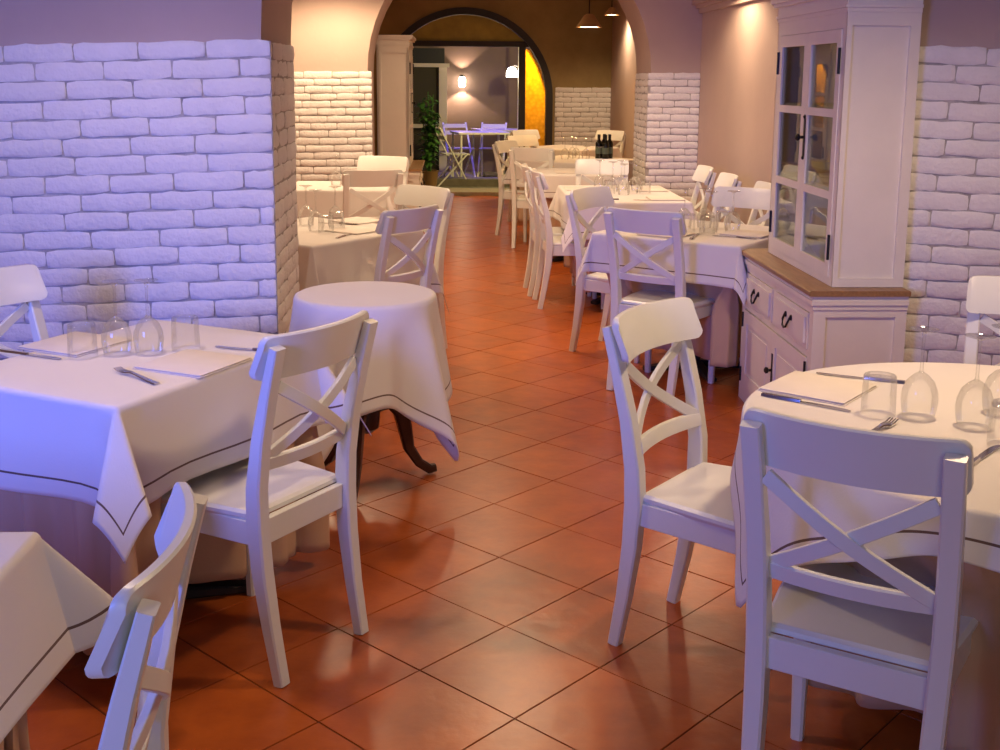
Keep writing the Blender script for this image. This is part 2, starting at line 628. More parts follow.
def make_chair():
    t = thing('dining_chair', 'white wooden cross-back dining chair', 'chair')
    # seat, slightly wider at the front
    seat = MB(); rings = []
    for (y, hw, dz) in ((-0.178, 0.166, 0.006), (-0.168, 0.174, 0.0), (0.0, 0.196, -0.003), (0.185, 0.212, 0.0), (0.207, 0.208, 0.002), (0.215, 0.200, 0.009)):
        rings.append([(-hw + 0.006, y, 0.428 + dz), (hw - 0.006, y, 0.428 + dz), (hw, y, 0.436), (hw, y, 0.444 - dz / 2), (hw - 0.008, y, 0.451 - dz), (-hw + 0.008, y, 0.451 - dz), (-hw, y, 0.444 - dz / 2), (-hw, y, 0.436)])
    seat.loft(rings)
    seat.build('seat', WHITE, t, angle=22)
    fr = MB()
    for s in (-1, 1):
        fr.bar([(s * 0.168, -0.19, 0.396), (s * 0.183, 0.17, 0.396)], 0.022, 0.064, up=(0, 0, 1), ch=0.08)
    fr.bar([(-0.17, 0.182, 0.396), (0.17, 0.182, 0.396)], 0.022, 0.064, up=(0, 0, 1), ch=0.08)
    fr.bar([(-0.16, -0.19, 0.398), (0.16, -0.19, 0.398)], 0.022, 0.068, up=(0, 0, 1), ch=0.08)
    fr.build('seat_frame', WHITE, t)
    for s in (-1, 1):
        MB().bar([(s * 0.183, 0.178, 0.0), (s * 0.185, 0.180, 0.2), (s * 0.186, 0.180, 0.428)], [0.028, 0.034, 0.040], [0.028, 0.034, 0.040]).build('leg', WHITE, t)
        pts = [(s * 0.165, -0.250, 0.0), (s * 0.168, -0.222, 0.15), (s * 0.172, -0.201, 0.30), (s * 0.175, -0.193, 0.42), (s * 0.178, -0.196, 0.52),
               (s * 0.180, -0.217, 0.65), (s * 0.182, -0.250, 0.78), (s * 0.184, -0.283, 0.895)]
        MB().bar(pts, [0.034, 0.038, 0.042, 0.042, 0.042, 0.041, 0.040, 0.038], [0.032, 0.038, 0.046, 0.050, 0.046, 0.038, 0.030, 0.024], ch=0.12).build('leg', WHITE, t)
    arc_plank(0.802, 0.922, -0.218, -0.250, 0.206, 0.045, 0.020, n=14, rnd=0.022).build('top_rail', WHITE, t)
    arc_plank(0.556, 0.596, -0.188, -0.195, 0.166, 0.022, 0.020, n=8, rnd=0.0).build('lower_rail', WHITE, t)
    for s in (-1, 1):
        off = 0.005 * s
        pts = []
        for k in range(9):
            f_ = k / 8
            x = s * (-0.158 + 0.316 * f_)
            z = 0.588 + 0.202 * f_
            y = -0.200 - 0.050 * f_ - 0.030 * math.sin(math.pi * f_) + off
            pts.append((x, y, z))
        MB().bar(pts, 0.030, 0.013, ch=0.1).build('cross_slat', WHITE, t)
    return t


chairs = Proto(make_chair())


def place_chair(x, y, fx, fy, label, group=None):
    """origin under the seat, facing (fx, fy)"""
    return chairs.place((x, y, 0), math.atan2(fy, fx) - math.pi / 2, label, group)


# ------------------------------------------------------------------ tables and cloths
def table_base(name, label, shape, loc, rz, top=0.745, style='pedestal', group=None):
    t = thing(name, label, 'table', loc, rz, group)
    if shape[0] == 'round':
        MB().lathe([(0.001, top - 0.028), (shape[1] - 0.008, top - 0.028), (shape[1], top - 0.02), (shape[1], top - 0.008), (shape[1] - 0.008, top), (0.001, top)], 48, cap=True).build('table_top', CREAM, t)
    else:
        hx, hy = shape[1], shape[2]
        MB().box(-hx, hx, -hy, hy, top - 0.028, top).build('table_top', CREAM, t, smooth=False)
    MB().lathe([(0.03, 0.03), (0.032, 0.05), (0.030, 0.4), (0.034, top - 0.05), (0.09, top - 0.03)], 16, cap=True).build('column', BLACKBASE, t)
    bs = MB()
    for k in range(4):
        a = k * math.pi / 2 + math.pi / 4
        bs.bar([(0.02 * math.cos(a), 0.02 * math.sin(a), 0.035), (0.28 * math.cos(a), 0.28 * math.sin(a), 0.014)], [0.07, 0.05], [0.045, 0.022], up=(0, 0, 1))
    bs.build('foot', BLACKBASE, t)
    return t


def finish_cloth(name, b, uvs, m, loc, rz, label, cat, group, thick=0.0025):
    me = bpy.data.meshes.new(name)
    me.from_pydata(b.v, [], b.f)
    me.materials.append(m)
    ul = me.uv_layers.new(name='UVMap')
    for lp in me.loops:
        ul.data[lp.index].uv = uvs[lp.vertex_index]
    for p in me.polygons:
        p.use_smooth = True
    me.update()
    o = link(name, me)
    o.location = loc
    o.rotation_euler = (0, 0, rz)
    md = o.modifiers.new('thickness', 'SOLIDIFY')
    md.thickness = thick
    md.offset = 1.0
    return tag(o, label, cat, group)


def smooth01(x):
    x = max(0.0, min(1.0, x))
    return x * x * (3 - 2 * x)


def hang(d, fl, rad=0.012):
    """position on the drop: returns (outward, down) after d metres of cloth past the edge"""
    a = rad * math.pi / 2
    if d < a:
        th = d / rad
        return rad * math.sin(th), rad * (1 - math.cos(th))
    rest_ = d - a
    return rad + fl * rest_, rad + math.sqrt(max(0.05, 1 - fl * fl)) * rest_


def rect_overlay(shape, Lx, Ly, loc, rz, label, group=None, top=0.750, seed=1, flare=0.05, cflare=0.28, wave=0.05, shift=(0, 0)):
    hx, hy = shape
    r = random.Random(seed)

    def coords(h, L, sh):
        lo, hi = -L / 2 + sh, L / 2 + sh
        out = []
        n = 30
        x = lo
        while x < -h - 0.03:
            out.append(x); x += 0.013
        out += [-h - 0.024, -h - 0.018, -h - 0.012, -h - 0.006, -h]
        out += [-h + 2 * h * k / 10 for k in range(1, 10)]
        out += [h, h + 0.006, h + 0.012, h + 0.018, h + 0.024]
        x = h + 0.034
        while x < hi - 0.005:
            out.append(x); x += 0.013
        out.append(hi)
        return out
    xs, ys = coords(hx, Lx, shift[0]), coords(hy, Ly, shift[1])
    b = MB(); uv = []
    ph = [r.uniform(0, 6.28) for _ in range(6)]
    kk = r.uniform(9, 13)
    for y in ys:
        for x in xs:
            qx = max(-hx, min(hx, x)); qy = max(-hy, min(hy, y))
            vx, vy = x - qx, y - qy
            d = math.hypot(vx, vy)
            uv.append((x - shift[0], y - shift[1]))
            if d < 1e-6:
                b.v.append((x, y, top + 0.0006 * math.sin(9 * x + ph[0]) * math.sin(8 * y + ph[1])))
                continue
            nx_, ny_ = vx / d, vy / d
            cn = abs(2 * nx_ * ny_)
            s_ = qx * ny_ - qy * nx_ if cn < 0.02 else 0.0
            s_ = (qx if abs(vy) > abs(vx) else qy)
            edge_near = max(abs(qx) / hx if abs(vy) > abs(vx) else abs(qy) / hy, 0)
            fl = flare + cflare * smooth01(cn * 1.4) + wave * math.sin(kk * s_ + ph[2]) * smooth01(d / 0.12) * (1 - smooth01((edge_near - 0.8) / 0.2))
            fl += 0.10 * smooth01((edge_near - 0.72) / 0.28) * (1 - cn)
            o_, dn = hang(d, min(0.85, max(-0.1, fl)))
            b.v.append((qx + nx_ * o_, qy + ny_ * o_, top - dn))
    nx = len(xs)
    for j in range(len(ys) - 1):
        for i in range(nx - 1):
            b.f.append((j * nx + i, j * nx + i + 1, (j + 1) * nx + i + 1, (j + 1) * nx + i))
    m = cloth_mat('tablecloth_cotton', CLOTHW, HEM, 0.048, L=(Lx, Ly))
    return finish_cloth('tablecloth', b, uv, m, loc, rz, label, 'tablecloth', group)


def round_overlay(r0, L, loc, rz, label, group=None, top=0.750, seed=1, flare=0.10, folds=9, amp=0.22, hem=0.048, cflare=0.0, twist=None, maxd=9):
    r = random.Random(seed)
    NA, b, uv = 220, MB(), []
    rings_in = [r0 * 0.12, r0 * 0.3, r0 * 0.6, r0 * 0.85, r0 * 0.97, r0]
    NO = 26
    ph, ph2 = r.uniform(0, 6.28), r.uniform(0, 6.28)
    for k in range(NA):
        a = 2 * math.pi * k / NA
        ca, sa = math.cos(a), math.sin(a)
        Rm = L / 2 / max(abs(ca), abs(sa))
        for q in rings_in:
            b.v.append((q * ca, q * sa, top)); uv.append((q * ca, q * sa))
        for i in range(1, NO + 1):
            d = (Rm - r0) * (i / NO) ** 1.15
            gate = smooth01(d / 0.16)
            cn = smooth01((Rm - L / 2) / (L / 2 * 0.414))
            fo = amp * gate * (0.65 * math.cos(folds * a + ph) + 0.35 * math.cos((folds + 4) * a + ph2))
            fl = flare + cflare * cn + fo
            o_, dn = hang(d, min(0.8, max(-0.22, fl)))
            rr = r0 + o_
            aa = a + (0.05 * gate * math.sin(folds * a + ph + 1.2) if twist is None else twist * gate * math.sin(folds * a + ph + 1.2))
            b.v.append((rr * math.cos(aa), rr * math.sin(aa), top - dn)); uv.append(((r0 + d) * ca, (r0 + d) * sa))
    n = len(rings_in) + NO
    b.f.append(tuple(k * n for k in range(NA)))
    for k in range(NA):
        a0, a1 = k * n, ((k + 1) % NA) * n
        for i in range(n - 1):
            b.f.append((a0 + i, a0 + i + 1, a1 + i + 1, a1 + i))
    m = cloth_mat('tablecloth_cotton', CLOTHW, HEM, hem, L=(L, L))
    return finish_cloth('tablecloth', b, uv, m, loc, rz, label, 'tablecloth', group)


def under_cloth(shape, drop, loc, rz, label, group=None, top=0.7465, seed=1, taper=0.10, folds=17, amp=0.022, corner=0.05, push=()):
    """long plain cloth below the overlay; pushed inwards a little by the chairs"""
    r = random.Random(seed)
    pts = []
    if shape[0] == 'round':
        n = 180
        for k in range(n):
            a = 2 * math.pi * k / n
            pts.append((shape[1] * math.cos(a), shape[1] * math.sin(a), math.cos(a), math.sin(a), 0.0))
    else:
        hx, hy, rr = shape[1], shape[2], 0.03
        for cx, cy, a0 in ((hx - rr, hy - rr, 0), (-hx + rr, hy - rr, 90), (-hx + rr, -hy + rr, 180), (hx - rr, -hy + rr, 270)):
            for k in range(13):
                a = R(a0 + 90 * k / 12)
                pts.append((cx + rr * math.cos(a), cy + rr * math.sin(a), math.cos(a), math.sin(a), math.sin(math.pi * k / 12)))
            a = R(a0 + 90)
            nx_, ny_ = math.cos(a), math.sin(a)
            nxt = {0: (-hx + rr, hy), 90: (-hx, -hy + rr), 180: (hx - rr, -hy), 270: (hx, hy - rr)}[a0]
            sx_, sy_ = pts[-1][0], pts[-1][1]
            for k in range(1, 26):
                f_ = k / 26
                pts.append((sx_ + (nxt[0] - sx_) * f_, sy_ + (nxt[1] - sy_) * f_, nx_, ny_, 0.0))
    n = len(pts)
    b = MB(); uv = []
    per = [0.0]
    for k in range(n):
        p, q = pts[k], pts[(k + 1) % n]
        per.append(per[-1] + math.hypot(q[0] - p[0], q[1] - p[1]) + 0.004)
    T = per[-1]
    ph, ph2 = r.uniform(0, 6.28), r.uniform(0, 6.28)
    NR = 22
    for k, (x, y, nx_, ny_, c) in enumerate(pts):
        b.v.append((x * 0.35, y * 0.35, top)); uv.append((x * 0.35, y * 0.35))
        for i in range(NR + 1):
            f_ = i / NR
            d = drop * f_
            s = 2 * math.pi * per[k] / T
            w = amp * smooth01(f_ * 1.6) * (math.cos(folds * s + ph) + 0.6 * math.cos((folds * 2 - 5) * s + ph2))
            pa = math.atan2(y, x)
            tp = taper + sum(q * math.exp(-(((pa - R(g0) + math.pi) % (2 * math.pi) - math.pi) / 0.5) ** 2) for g0, q in push)
            out = -tp * smooth01(f_ * 1.7) + w + corner * c * smooth01(f_ * 1.3)
            o_, dn = hang(d, 0.0, 0.008)
            b.v.append((x + nx_ * (o_ + out), y + ny_ * (o_ + out), max(0.006, top - dn))); uv.append((x + nx_ * d, y + ny_ * d))
    m = NR + 2
    for k in range(n):
        a0, a1 = k * m, ((k + 1) % n) * m
        for i in range(m - 1):
            b.f.append((a0 + i, a0 + i + 1, a1 + i + 1, a1 + i))
    mm = MATS.get('undercloth')
    if mm is None:
        mm = cloth_mat('undercloth', CLOTHU)
        MATS['undercloth'] = mm
    return finish_cloth('under_tablecloth', b, uv, mm, loc, rz, label, 'tablecloth', group)


# ------------------------------------------------------------------ table ware
def make_wine_glass():
    t = thing('wine_glass', 'upturned wine glass', 'wine glass')
    # stands on its rim, foot in the air
    MB().lathe([(0.0365, 0.0), (0.040, 0.02), (0.0425, 0.042), (0.0405, 0.064), (0.032, 0.087), (0.017, 0.103), (0.006, 0.110)], 28).build('bowl', GLASS, t, angle=60)
    MB().lathe([(0.006, 0.106), (0.0042, 0.118), (0.0036, 0.15), (0.0036, 0.19), (0.0055, 0.205)], 10).build('stem', GLASS, t, angle=60)
    MB().lathe([(0.0055, 0.203), (0.016, 0.209), (0.033, 0.212), (0.034, 0.2135), (0.001, 0.2145)], 28).build('foot', GLASS, t, angle=60)
    return t


def make_tumbler():
    t = thing('tumbler', 'upturned straight glass tumbler', 'tumbler')
    MB().lathe([(0.0405, 0.0), (0.040, 0.03), (0.039, 0.075), (0.038, 0.093)], 28).build('wall', GLASS, t, angle=60)
    MB().lathe([(0.038, 0.093), (0.036, 0.0965), (0.001, 0.0975), (0.001, 0.088), (0.034, 0.087), (0.038, 0.088)], 28).build('base', GLASS, t, angle=40)
    return t


wine = Proto(make_wine_glass())
tumb = Proto(make_tumbler())
np_ = thing('napkin', 'folded white napkin', 'napkin')
for k, (a, zz) in enumerate(((0.0, 0.0), (0.005, 0.0026), (0.002, 0.0052))):
    b = MB(); e = 0.114 - a
    rings = [[(-e, -e, zz), (e, -e, zz), (e, e, zz), (-e, e, zz)], [(-e - 0.001, -e - 0.001, zz + 0.0012), (e, -e, zz + 0.0012), (e + 0.001, e, zz + 0.0012), (-e, e + 0.001, zz + 0.0012)],
             [(-e + 0.003, -e + 0.003, zz + 0.0028), (e - 0.003, -e + 0.003, zz + 0.0028), (e - 0.003, e - 0.003, zz + 0.0028), (-e + 0.003, e - 0.003, zz + 0.0028)]]
    b.loft(rings)
    b.build('fold', NAPKIN, np_)
napkins = Proto(np_)


def make_fork():
    t = thing('fork', 'steel table fork', 'fork')
    pr = [(-0.10, 0.0095, 0.002), (-0.06, 0.0085, 0.003), (0.0, 0.0055, 0.007), (0.03, 0.0055, 0.009), (0.045, 0.011, 0.007), (0.06, 0.0125, 0.005)]
    MB().loft([[(-w, y, z), (w, y, z), (w * 0.8, y, z + 0.0028), (-w * 0.8, y, z + 0.0028)] for y, w, z in pr]).build('handle', STEEL, t)
    for k in range(4):
        x = -0.0098 + k * 0.00655
        MB().bar([(x, 0.058, 0.0065), (x, 0.08, 0.0055), (x * 0.98, 0.102, 0.010)], [0.0042, 0.004, 0.0022], 0.0024, up=(0, 0, 1)).build('tine', STEEL, t)
    return t


def make_knife():
    t = thing('knife', 'steel table knife', 'knife')
    MB().loft([[(-w, y, 0.001), (w, y, 0.001), (w * 0.7, y, 0.0075), (-w * 0.7, y, 0.0075)] for y, w in ((-0.115, 0.007), (-0.09, 0.0088), (-0.03, 0.0065), (-0.012, 0.0055))]).build('handle', STEEL, t)
    MB().loft([[(-w0, y, 0.001), (w1, y, 0.001), (w1, y, 0.003), (-w0, y, 0.003)] for y, w0, w1 in ((-0.012, 0.005, 0.005), (0.02, 0.009, 0.006), (0.08, 0.0095, 0.006), (0.105, 0.006, 0.006), (0.115, 0.001, 0.005))]).build('blade', STEEL, t)
    return t


forks, knives = Proto(make_fork()), Proto(make_knife())
ZT = 0.7535   # top of the cloths

# ---- table by the left brick pier
A1 = math.atan2(0.883, 0.47)
T1 = (-0.89, 3.20, 0)
table_base('square_table', 'small rectangular table hidden by cloths before the blue-lit brick wall', ('rect', 0.40, 0.30), T1, A1)
rect_overlay((0.402, 0.302), 1.34, 1.14, T1, A1, 'white tablecloth with dark hem line on table before blue-lit brick wall', seed=2, wave=0.07, cflare=0.44)
under_cloth(('rect', 0.40, 0.30), 0.68, T1, A1, 'tan undercloth of table before blue-lit brick wall', seed=3, taper=0.03, corner=0.10, push=[(-92, 0.17), (90, 0.1)])


def on(T, ang, u, v, z=ZT):
    c, s = math.cos(ang), math.sin(ang)
    return (T[0] + u * c - v * s, T[1] + u * s + v * c, z)


place_chair(-0.555, 3.005, -0.835, 0.55, 'white cross-back chair between the small round side table and the wall-side table')
place_chair(-1.25, 3.49, 0.883, -0.47, 'white cross-back chair standing close against the blue-lit brick wall')
tumb.place((-1.043, 3.187, ZT), 0, 'straight tumbler beside the napkin at the far side, table by blue-lit brick wall')
tumb.place((-0.775, 3.275, ZT), 0.4, 'straight tumbler above the napkin with the fork, table by blue-lit brick wall')
wine.place((-0.955, 3.215, ZT), 0, 'upturned wine glass beside the far-side tumbler, table by blue-lit brick wall', 'wine glasses on the table by the brick wall')
wine.place((-0.868, 3.225, ZT), 0, 'upturned wine glass above the fork, table by blue-lit brick wall', 'wine glasses on the table by the brick wall')
napkins.place((-0.715, 3.10, ZT), A1 + 0.03, 'folded white napkin near fork on table by blue-lit brick wall')
napkins.place((-1.11, 3.335, ZT), A1 + 0.02, 'folded white napkin behind the tumbler on table by blue-lit brick wall')
forks.place((-0.83, 2.955, ZT), math.atan2(0.188, -0.188) - math.pi / 2, 'steel fork lying on the white cloth by blue-lit brick wall')
knives.place((-0.59, 3.265, ZT), math.atan2(0.038, -0.1) - math.pi / 2, 'steel knife beyond the napkin on table by blue-lit brick wall')
knives.place((-1.195, 3.205, ZT), math.atan2(-0.086, 0.175) - math.pi / 2, 'steel knife along the far napkin on table by blue-lit brick wall')

# ---- front left table corner
T0 = (-1.135, 1.515, 0)
table_base('square_table', 'square table under a white cloth with a curved-back chair, lower left', ('rect', 0.40, 0.40), T0, 0)['label'] = 'square table under white cloth in front of the wall-side table'
rect_overlay((0.402, 0.402), 1.28, 1.28, T0, 0, 'white tablecloth on the table in front of the wall-side table', seed=12, cflare=0.50, flare=0.12, wave=0.04)
under_cloth(('rect', 0.40, 0.40), 0.70, T0, 0, 'tan undercloth of the table in front of the wall-side table', seed=13, taper=0.04, push=[(0, 0.2)])
place_chair(-0.665, 1.50, -0.998, -0.05, 'white cross-back chair pushed up to the foremost table, its curved top rail seen from above')

# ---- small round side table by the pier
T2 = (-0.325, 4.22, 0)
t = thing('side_table', 'small round side table with carved dark wooden legs', 'table', T2, 0)
MB().lathe([(0.001, 0.715), (0.24, 0.715), (0.25, 0.722), (0.25, 0.733), (0.001, 0.737)], 40, cap=True).build('table_top', DARKWOOD, t)
MB().lathe([(0.02, 0.20), (0.045, 0.22), (0.05, 0.28), (0.028, 0.34), (0.038, 0.45), (0.055, 0.52), (0.03, 0.60), (0.035, 0.68), (0.09, 0.716)], 18, cap=True).build('column', DARKWOOD, t)
for k in range(3):
    a = R(20 + 120 * k)
    pts = [(0.03, 0.30), (0.09, 0.315), (0.135, 0.27), (0.150, 0.20), (0.165, 0.12), (0.205, 0.055), (0.25, 0.022), (0.275, 0.025)]
    MB().bar([(p * math.cos(a), p * math.sin(a), z) for p, z in pts], [0.035, 0.042, 0.045, 0.040, 0.034, 0.032, 0.036, 0.03], [0.05, 0.06, 0.062, 0.052, 0.042, 0.036, 0.036, 0.03], up=(0, 0, 1)).build('leg', DARKWOOD, t)
round_overlay(0.252, 1.24, T2, R(15), 'square white cloth over small round side table', seed=21, flare=0.10, folds=8, amp=0.13, top=0.7385, cflare=0.04)

# ---- near right round table
T4 = (1.30, 2.50, 0)
table_base('round_table', 'large round table beside the tall dresser', ('round', 0.60), T4, 0)
round_overlay(0.602, 1.42, T4, R(57), 'white square cloth with dark hem line over large round table', seed=31, flare=0.07, folds=9, amp=0.15, cflare=0.10)
under_cloth(('round', 0.60), 0.62, T4, 0, 'tan undercloth of the large round table', seed=32, taper=0.05, folds=14, push=[(216, 0.26), (144, 0.22), (62, 0.15)])
place_chair(0.748, 2.895, 0.77, -0.64, 'white cross-back chair at the large round table, its seat open to the tiled aisle')
place_chair(0.875, 2.205, 0.546, 0.837, 'white cross-back chair at the large round table, its bluish back turned to the viewer')
place_chair(1.735, 3.25, -0.45, -0.89, 'white cross-back chair between the large round table and the white brick pier')
for (x, y, gl) in ((1.106, 2.575, 'upturned wine glass next to the napkin-side tumbler on large round table'), (1.205, 2.50, 'upturned wine glass between two others on large round table'), (1.315, 2.60, 'upturned wine glass farthest from the napkin on large round table')):
    wine.place((x, y, ZT), 0, gl, 'wine glasses on the large round table')
tumb.place((1.018, 2.60, ZT), 0, 'straight tumbler next to the napkin on large round table')
tumb.place((1.215, 2.36, ZT), 0.3, 'straight tumbler beyond the wine glasses on large round table')
napkins.place((0.945, 2.825, ZT), R(-40), 'folded white napkin on the edge of large round table')
knives.place((0.870, 2.690, ZT), R(-40) - math.pi / 2, 'steel knife along the napkin on large round table')
knives.place((1.09, 2.925, ZT), R(152) - math.pi / 2, 'steel knife lying beyond the napkin on large round table')
forks.place((0.96, 2.455, ZT), math.atan2(0.174, 0.164) - math.pi / 2, 'steel fork beside the tumblers on large round table')
knives.place((1.115, 2.27, ZT), R(46) - math.pi / 2, 'steel knife behind the bluish chair on large round table')

# ---- diamond-set table beyond the dresser
A5 = math.atan2(0.79, 0.612)
T5 = (1.30, 5.93, 0)
table_base('square_table', 'square table standing cornerwise beyond the tall dresser', ('rect', 0.40, 0.40), T5, A5)
rect_overlay((0.402, 0.402), 1.22, 1.22, T5, A5, 'white hemmed cloth on the cornerwise table beyond the tall dresser', seed=41, cflare=0.25)
under_cloth(('rect', 0.40, 0.40), 0.62, T5, A5, 'plain undercloth of the cornerwise table beyond the tall dresser', seed=42, taper=0.12, push=[(180, 0.12), (90, 0.12), (0, 0.12)])
place_chair(1.075, 5.62, 0.612, 0.79, 'shaded cross-back chair at the cornerwise table, nearest the dresser')
place_chair(0.985, 6.33, 0.79, -0.61, 'white cross-back chair on the aisle side of the cornerwise table')
place_chair(1.545, 6.31, -0.612, -0.79, 'white cross-back chair behind the cornerwise table, half hidden by the dresser')
for (u, v) in ((0.02, 0.10), (-0.04, -0.08), (0.10, 0.02), (0.06, -0.16)):
    wine.place(on(T5, A5, u, v), 0, 'upturned wine glass on the cornerwise table beyond the dresser', 'wine glasses on the cornerwise table')
for (u, v) in ((-0.10, 0.02), (0.14, -0.07), (-0.12, -0.10)):
    tumb.place(on(T5, A5, u, v), 0, 'straight tumbler on the cornerwise table beyond the dresser', 'tumblers on the cornerwise table')
napkins.place(on(T5, A5, -0.26, 0.06), A5, 'napkin before the shaded chair on the cornerwise table')
napkins.place(on(T5, A5, 0.02, -0.27), A5, 'napkin on the dresser side of the cornerwise table')
knives.place(on(T5, A5, -0.24, -0.09), A5 - 1.3, 'knife beside napkin on the cornerwise table')
knives.place(on(T5, A5, -0.14, -0.26), A5 + 0.1, 'knife on the dresser side of the cornerwise table')

# ---- long table by the right wall
T6 = (1.17, 7.90, 0)
table_base('long_table', 'long table set along the right wall', ('rect', 0.37, 0.58), T6, 0)
rect_overlay((0.372, 0.582), 1.24, 1.66, T6, 0, 'white cloth over the long table along the right wall', seed=51, cflare=0.3)
under_cloth(('rect', 0.37, 0.58), 0.60, T6, 0, 'plain undercloth of the long table along the right wall', seed=52, taper=0.08)
place_chair(0.835, 7.74, 1, 0.04, 'white cross-back chair seen side-on at the aisle end of the long table')
place_chair(0.795, 8.19, 1, 0.03, 'white cross-back chair seen side-on, second along the long table')
place_chair(1.55, 8.12, -1, 0.0, 'white cross-back chair against the right wall by the brick pier')
place_chair(1.56, 7.45, -1, 0.0, 'white cross-back chair against the right wall, between its two neighbours')
place_chair(1.63, 6.82, -1, 0.04, 'white cross-back chair against the right wall, nearest the cornerwise table')
place_chair(1.12, 8.58, -0.15, -0.99, 'white cross-back chair at the far head of the long table')
for (x, y) in ((1.12, 7.95), (1.20, 8.08), (1.25, 7.88), (1.05, 8.12), (1.30, 8.02), (1.17, 7.75)):
    wine.place((x, y, ZT), 0, 'upturned wine glass on the long table along the right wall', 'wine glasses on the long table')
for (x, y) in ((1.08, 7.82), (1.33, 7.85), (1.12, 8.22)):
    tumb.place((x, y, ZT), 0, 'straight tumbler on the long table along the right wall', 'tumblers on the long table')
for (x, y, lb) in ((0.93, 7.62, 'napkin by the aisle chair on the long table'), (0.92, 8.15, 'napkin at the second place of the long table'), (1.41, 7.50, 'napkin by the wall on the long table'), (1.41, 8.10, 'napkin near the brick pier on the long table')):
    napkins.place((x, y, ZT), 0, lb)
knives.place((1.30, 7.42, ZT), 1.5, 'knife on the near end of the long table')
knives.place((0.98, 7.47, ZT), 1.45, 'knife near the aisle corner of the long table')

# ---- table at the middle arch
T7 = (1.06, 9.76, 0)
table_base('square_table', 'square table under white cloth inside the middle arch', ('rect', 0.34, 0.34), T7, 0)
rect_overlay((0.342, 0.342), 1.08, 1.08, T7, 0, 'white cloth on the table inside the middle arch', seed=61, cflare=0.3)
under_cloth(('rect', 0.34, 0.34), 0.60, T7, 0, 'plain undercloth of the table inside the middle arch', seed=62, taper=0.05)
napkins.place((0.98, 9.62, ZT), 0, 'napkin on the table inside the middle arch')
for (x, y) in ((1.15, 9.8), (1.25, 9.7)):
    wine.place((x, y, ZT), 0, 'upturned wine glass on the table inside the middle arch', 'wine glasses inside the middle arch')

# ---- tables in the end room
T8 = (1.22, 11.25, 0)
A8 = R(50)
table_base('square_table', 'square table with wine bottles in the end room', ('rect', 0.45, 0.45), T8, A8)
rect_overlay((0.452, 0.452), 1.40, 1.40, T8, A8, 'white cloth on the table with wine bottles', seed=71, cflare=0.3)
under_cloth(('rect', 0.45, 0.45), 0.60, T8, A8, 'plain undercloth of the table with wine bottles', seed=72, taper=0.05)
place_chair(0.74, 11.24, 0.84, -0.54, 'yellow-lit cross-back chair on the aisle side of the bottle table')
place_chair(0.80, 10.52, 0.35, 0.94, 'shaded cross-back chair between the middle arch and the bottle table')
place_chair(0.90, 12.22, 0.59, -0.80, 'yellow-lit cross-back chair at the far corner of the bottle table')


def make_bottle():
    t = thing('wine_bottle', 'dark wine bottle', 'bottle')
    MB().lathe([(0.001, 0.0), (0.036, 0.0), (0.038, 0.006), (0.038, 0.185), (0.034, 0.205), (0.016, 0.235), (0.0145, 0.29), (0.016, 0.292), (0.016, 0.302), (0.001, 0.303)], 20).build('body', BOTTLE, t, angle=50)
    MB().lathe([(0.0387, 0.06), (0.0387, 0.14)], 20).build('label', LABEL, t)
    MB().lathe([(0.0160, 0.245), (0.0168, 0.288), (0.017, 0.3035), (0.001, 0.3045)], 16).build('capsule', BLACKBASE, t)
    return t


bot = Proto(make_bottle())
for k, (x, y) in enumerate(((1.455, 11.38), (1.515, 11.33), (1.565, 11.40), (1.52, 11.47))):
    bo = bot.place((x, y, ZT), k, 'dark wine bottle standing in a cluster on far table', 'wine bottles on the far table')
    bo.scale = (0.9, 0.9, 0.78)
for (x, y) in ((1.1, 11.2), (1.22, 11.3), (1.3, 11.15), (1.2, 11.45)):
    wine.place((x, y, ZT), 0, 'upturned wine glass on the bottle table', 'wine glasses on the bottle table')
T9 = (1.35, 13.2, 0)
table_base('square_table', 'square table by the end wall bricks', ('rect', 0.40, 0.40), T9, A8)
rect_overlay((0.402, 0.402), 1.25, 1.25, T9, A8, 'white cloth on the table by the end wall bricks', seed=75, cflare=0.3)
place_chair(1.72, 13.58, -0.7, -0.7, 'cross-back chair in the corner by the end wall bricks')
place_chair(1.02, 13.60, 0.6, -0.8, 'cross-back chair beside the arched entrance')

# ---- left row behind the pier
A3 = math.atan2(0.787, 0.617)
T3 = (-0.735, 5.93, 0)
table_base('square_table', 'square table half hidden behind the left brick pier', ('rect', 0.40, 0.40), T3, A3)
rect_overlay((0.402, 0.402), 1.50, 1.50, T3, A3, 'white cloth on the table half hidden behind the left brick pier', seed=81, cflare=0.25)
under_cloth(('rect', 0.40, 0.40), 0.60, T3, A3, 'plain undercloth of the table half hidden behind the left pier', seed=82, taper=0.06)
place_chair(-0.40, 5.64, -0.787, 0.617, 'greyish cross-back chair next to the small round side table')
place_chair(-0.34, 6.36, -0.70, -0.72, 'white cross-back chair on the far aisle corner of the table behind the left pier')
for (x, y) in ((-0.86, 5.95), (-0.78, 6.10), (-0.70, 5.86), (-0.93, 6.10), (-0.62, 6.05)):
    wine.place((x, y, ZT), 0, 'upturned wine glass on the table behind the left pier', 'wine glasses behind the left pier')
for (x, y) in ((-0.64, 5.78), (-0.60, 5.93)):
    tumb.place((x, y, ZT), 0, 'straight tumbler on the table behind the left pier', 'tumblers behind the left pier')
napkins.place((-0.50, 5.88, ZT), A3, 'napkin before the greyish chair behind the left pier')
napkins.place((-0.52, 6.28, ZT), A3, 'napkin at the far corner of the table behind the left pier')
knives.place((-0.53, 5.70, ZT), R(-20), 'knife near the greyish chair behind the left pier')
knives.place((-0.62, 6.16, ZT), R(70), 'knife at the far corner behind the left pier')
T3b = (-0.82, 8.40, 0)
table_base('square_table', 'square table before the brick pier of the middle arch', ('rect', 0.35, 0.35), T3b, 0)
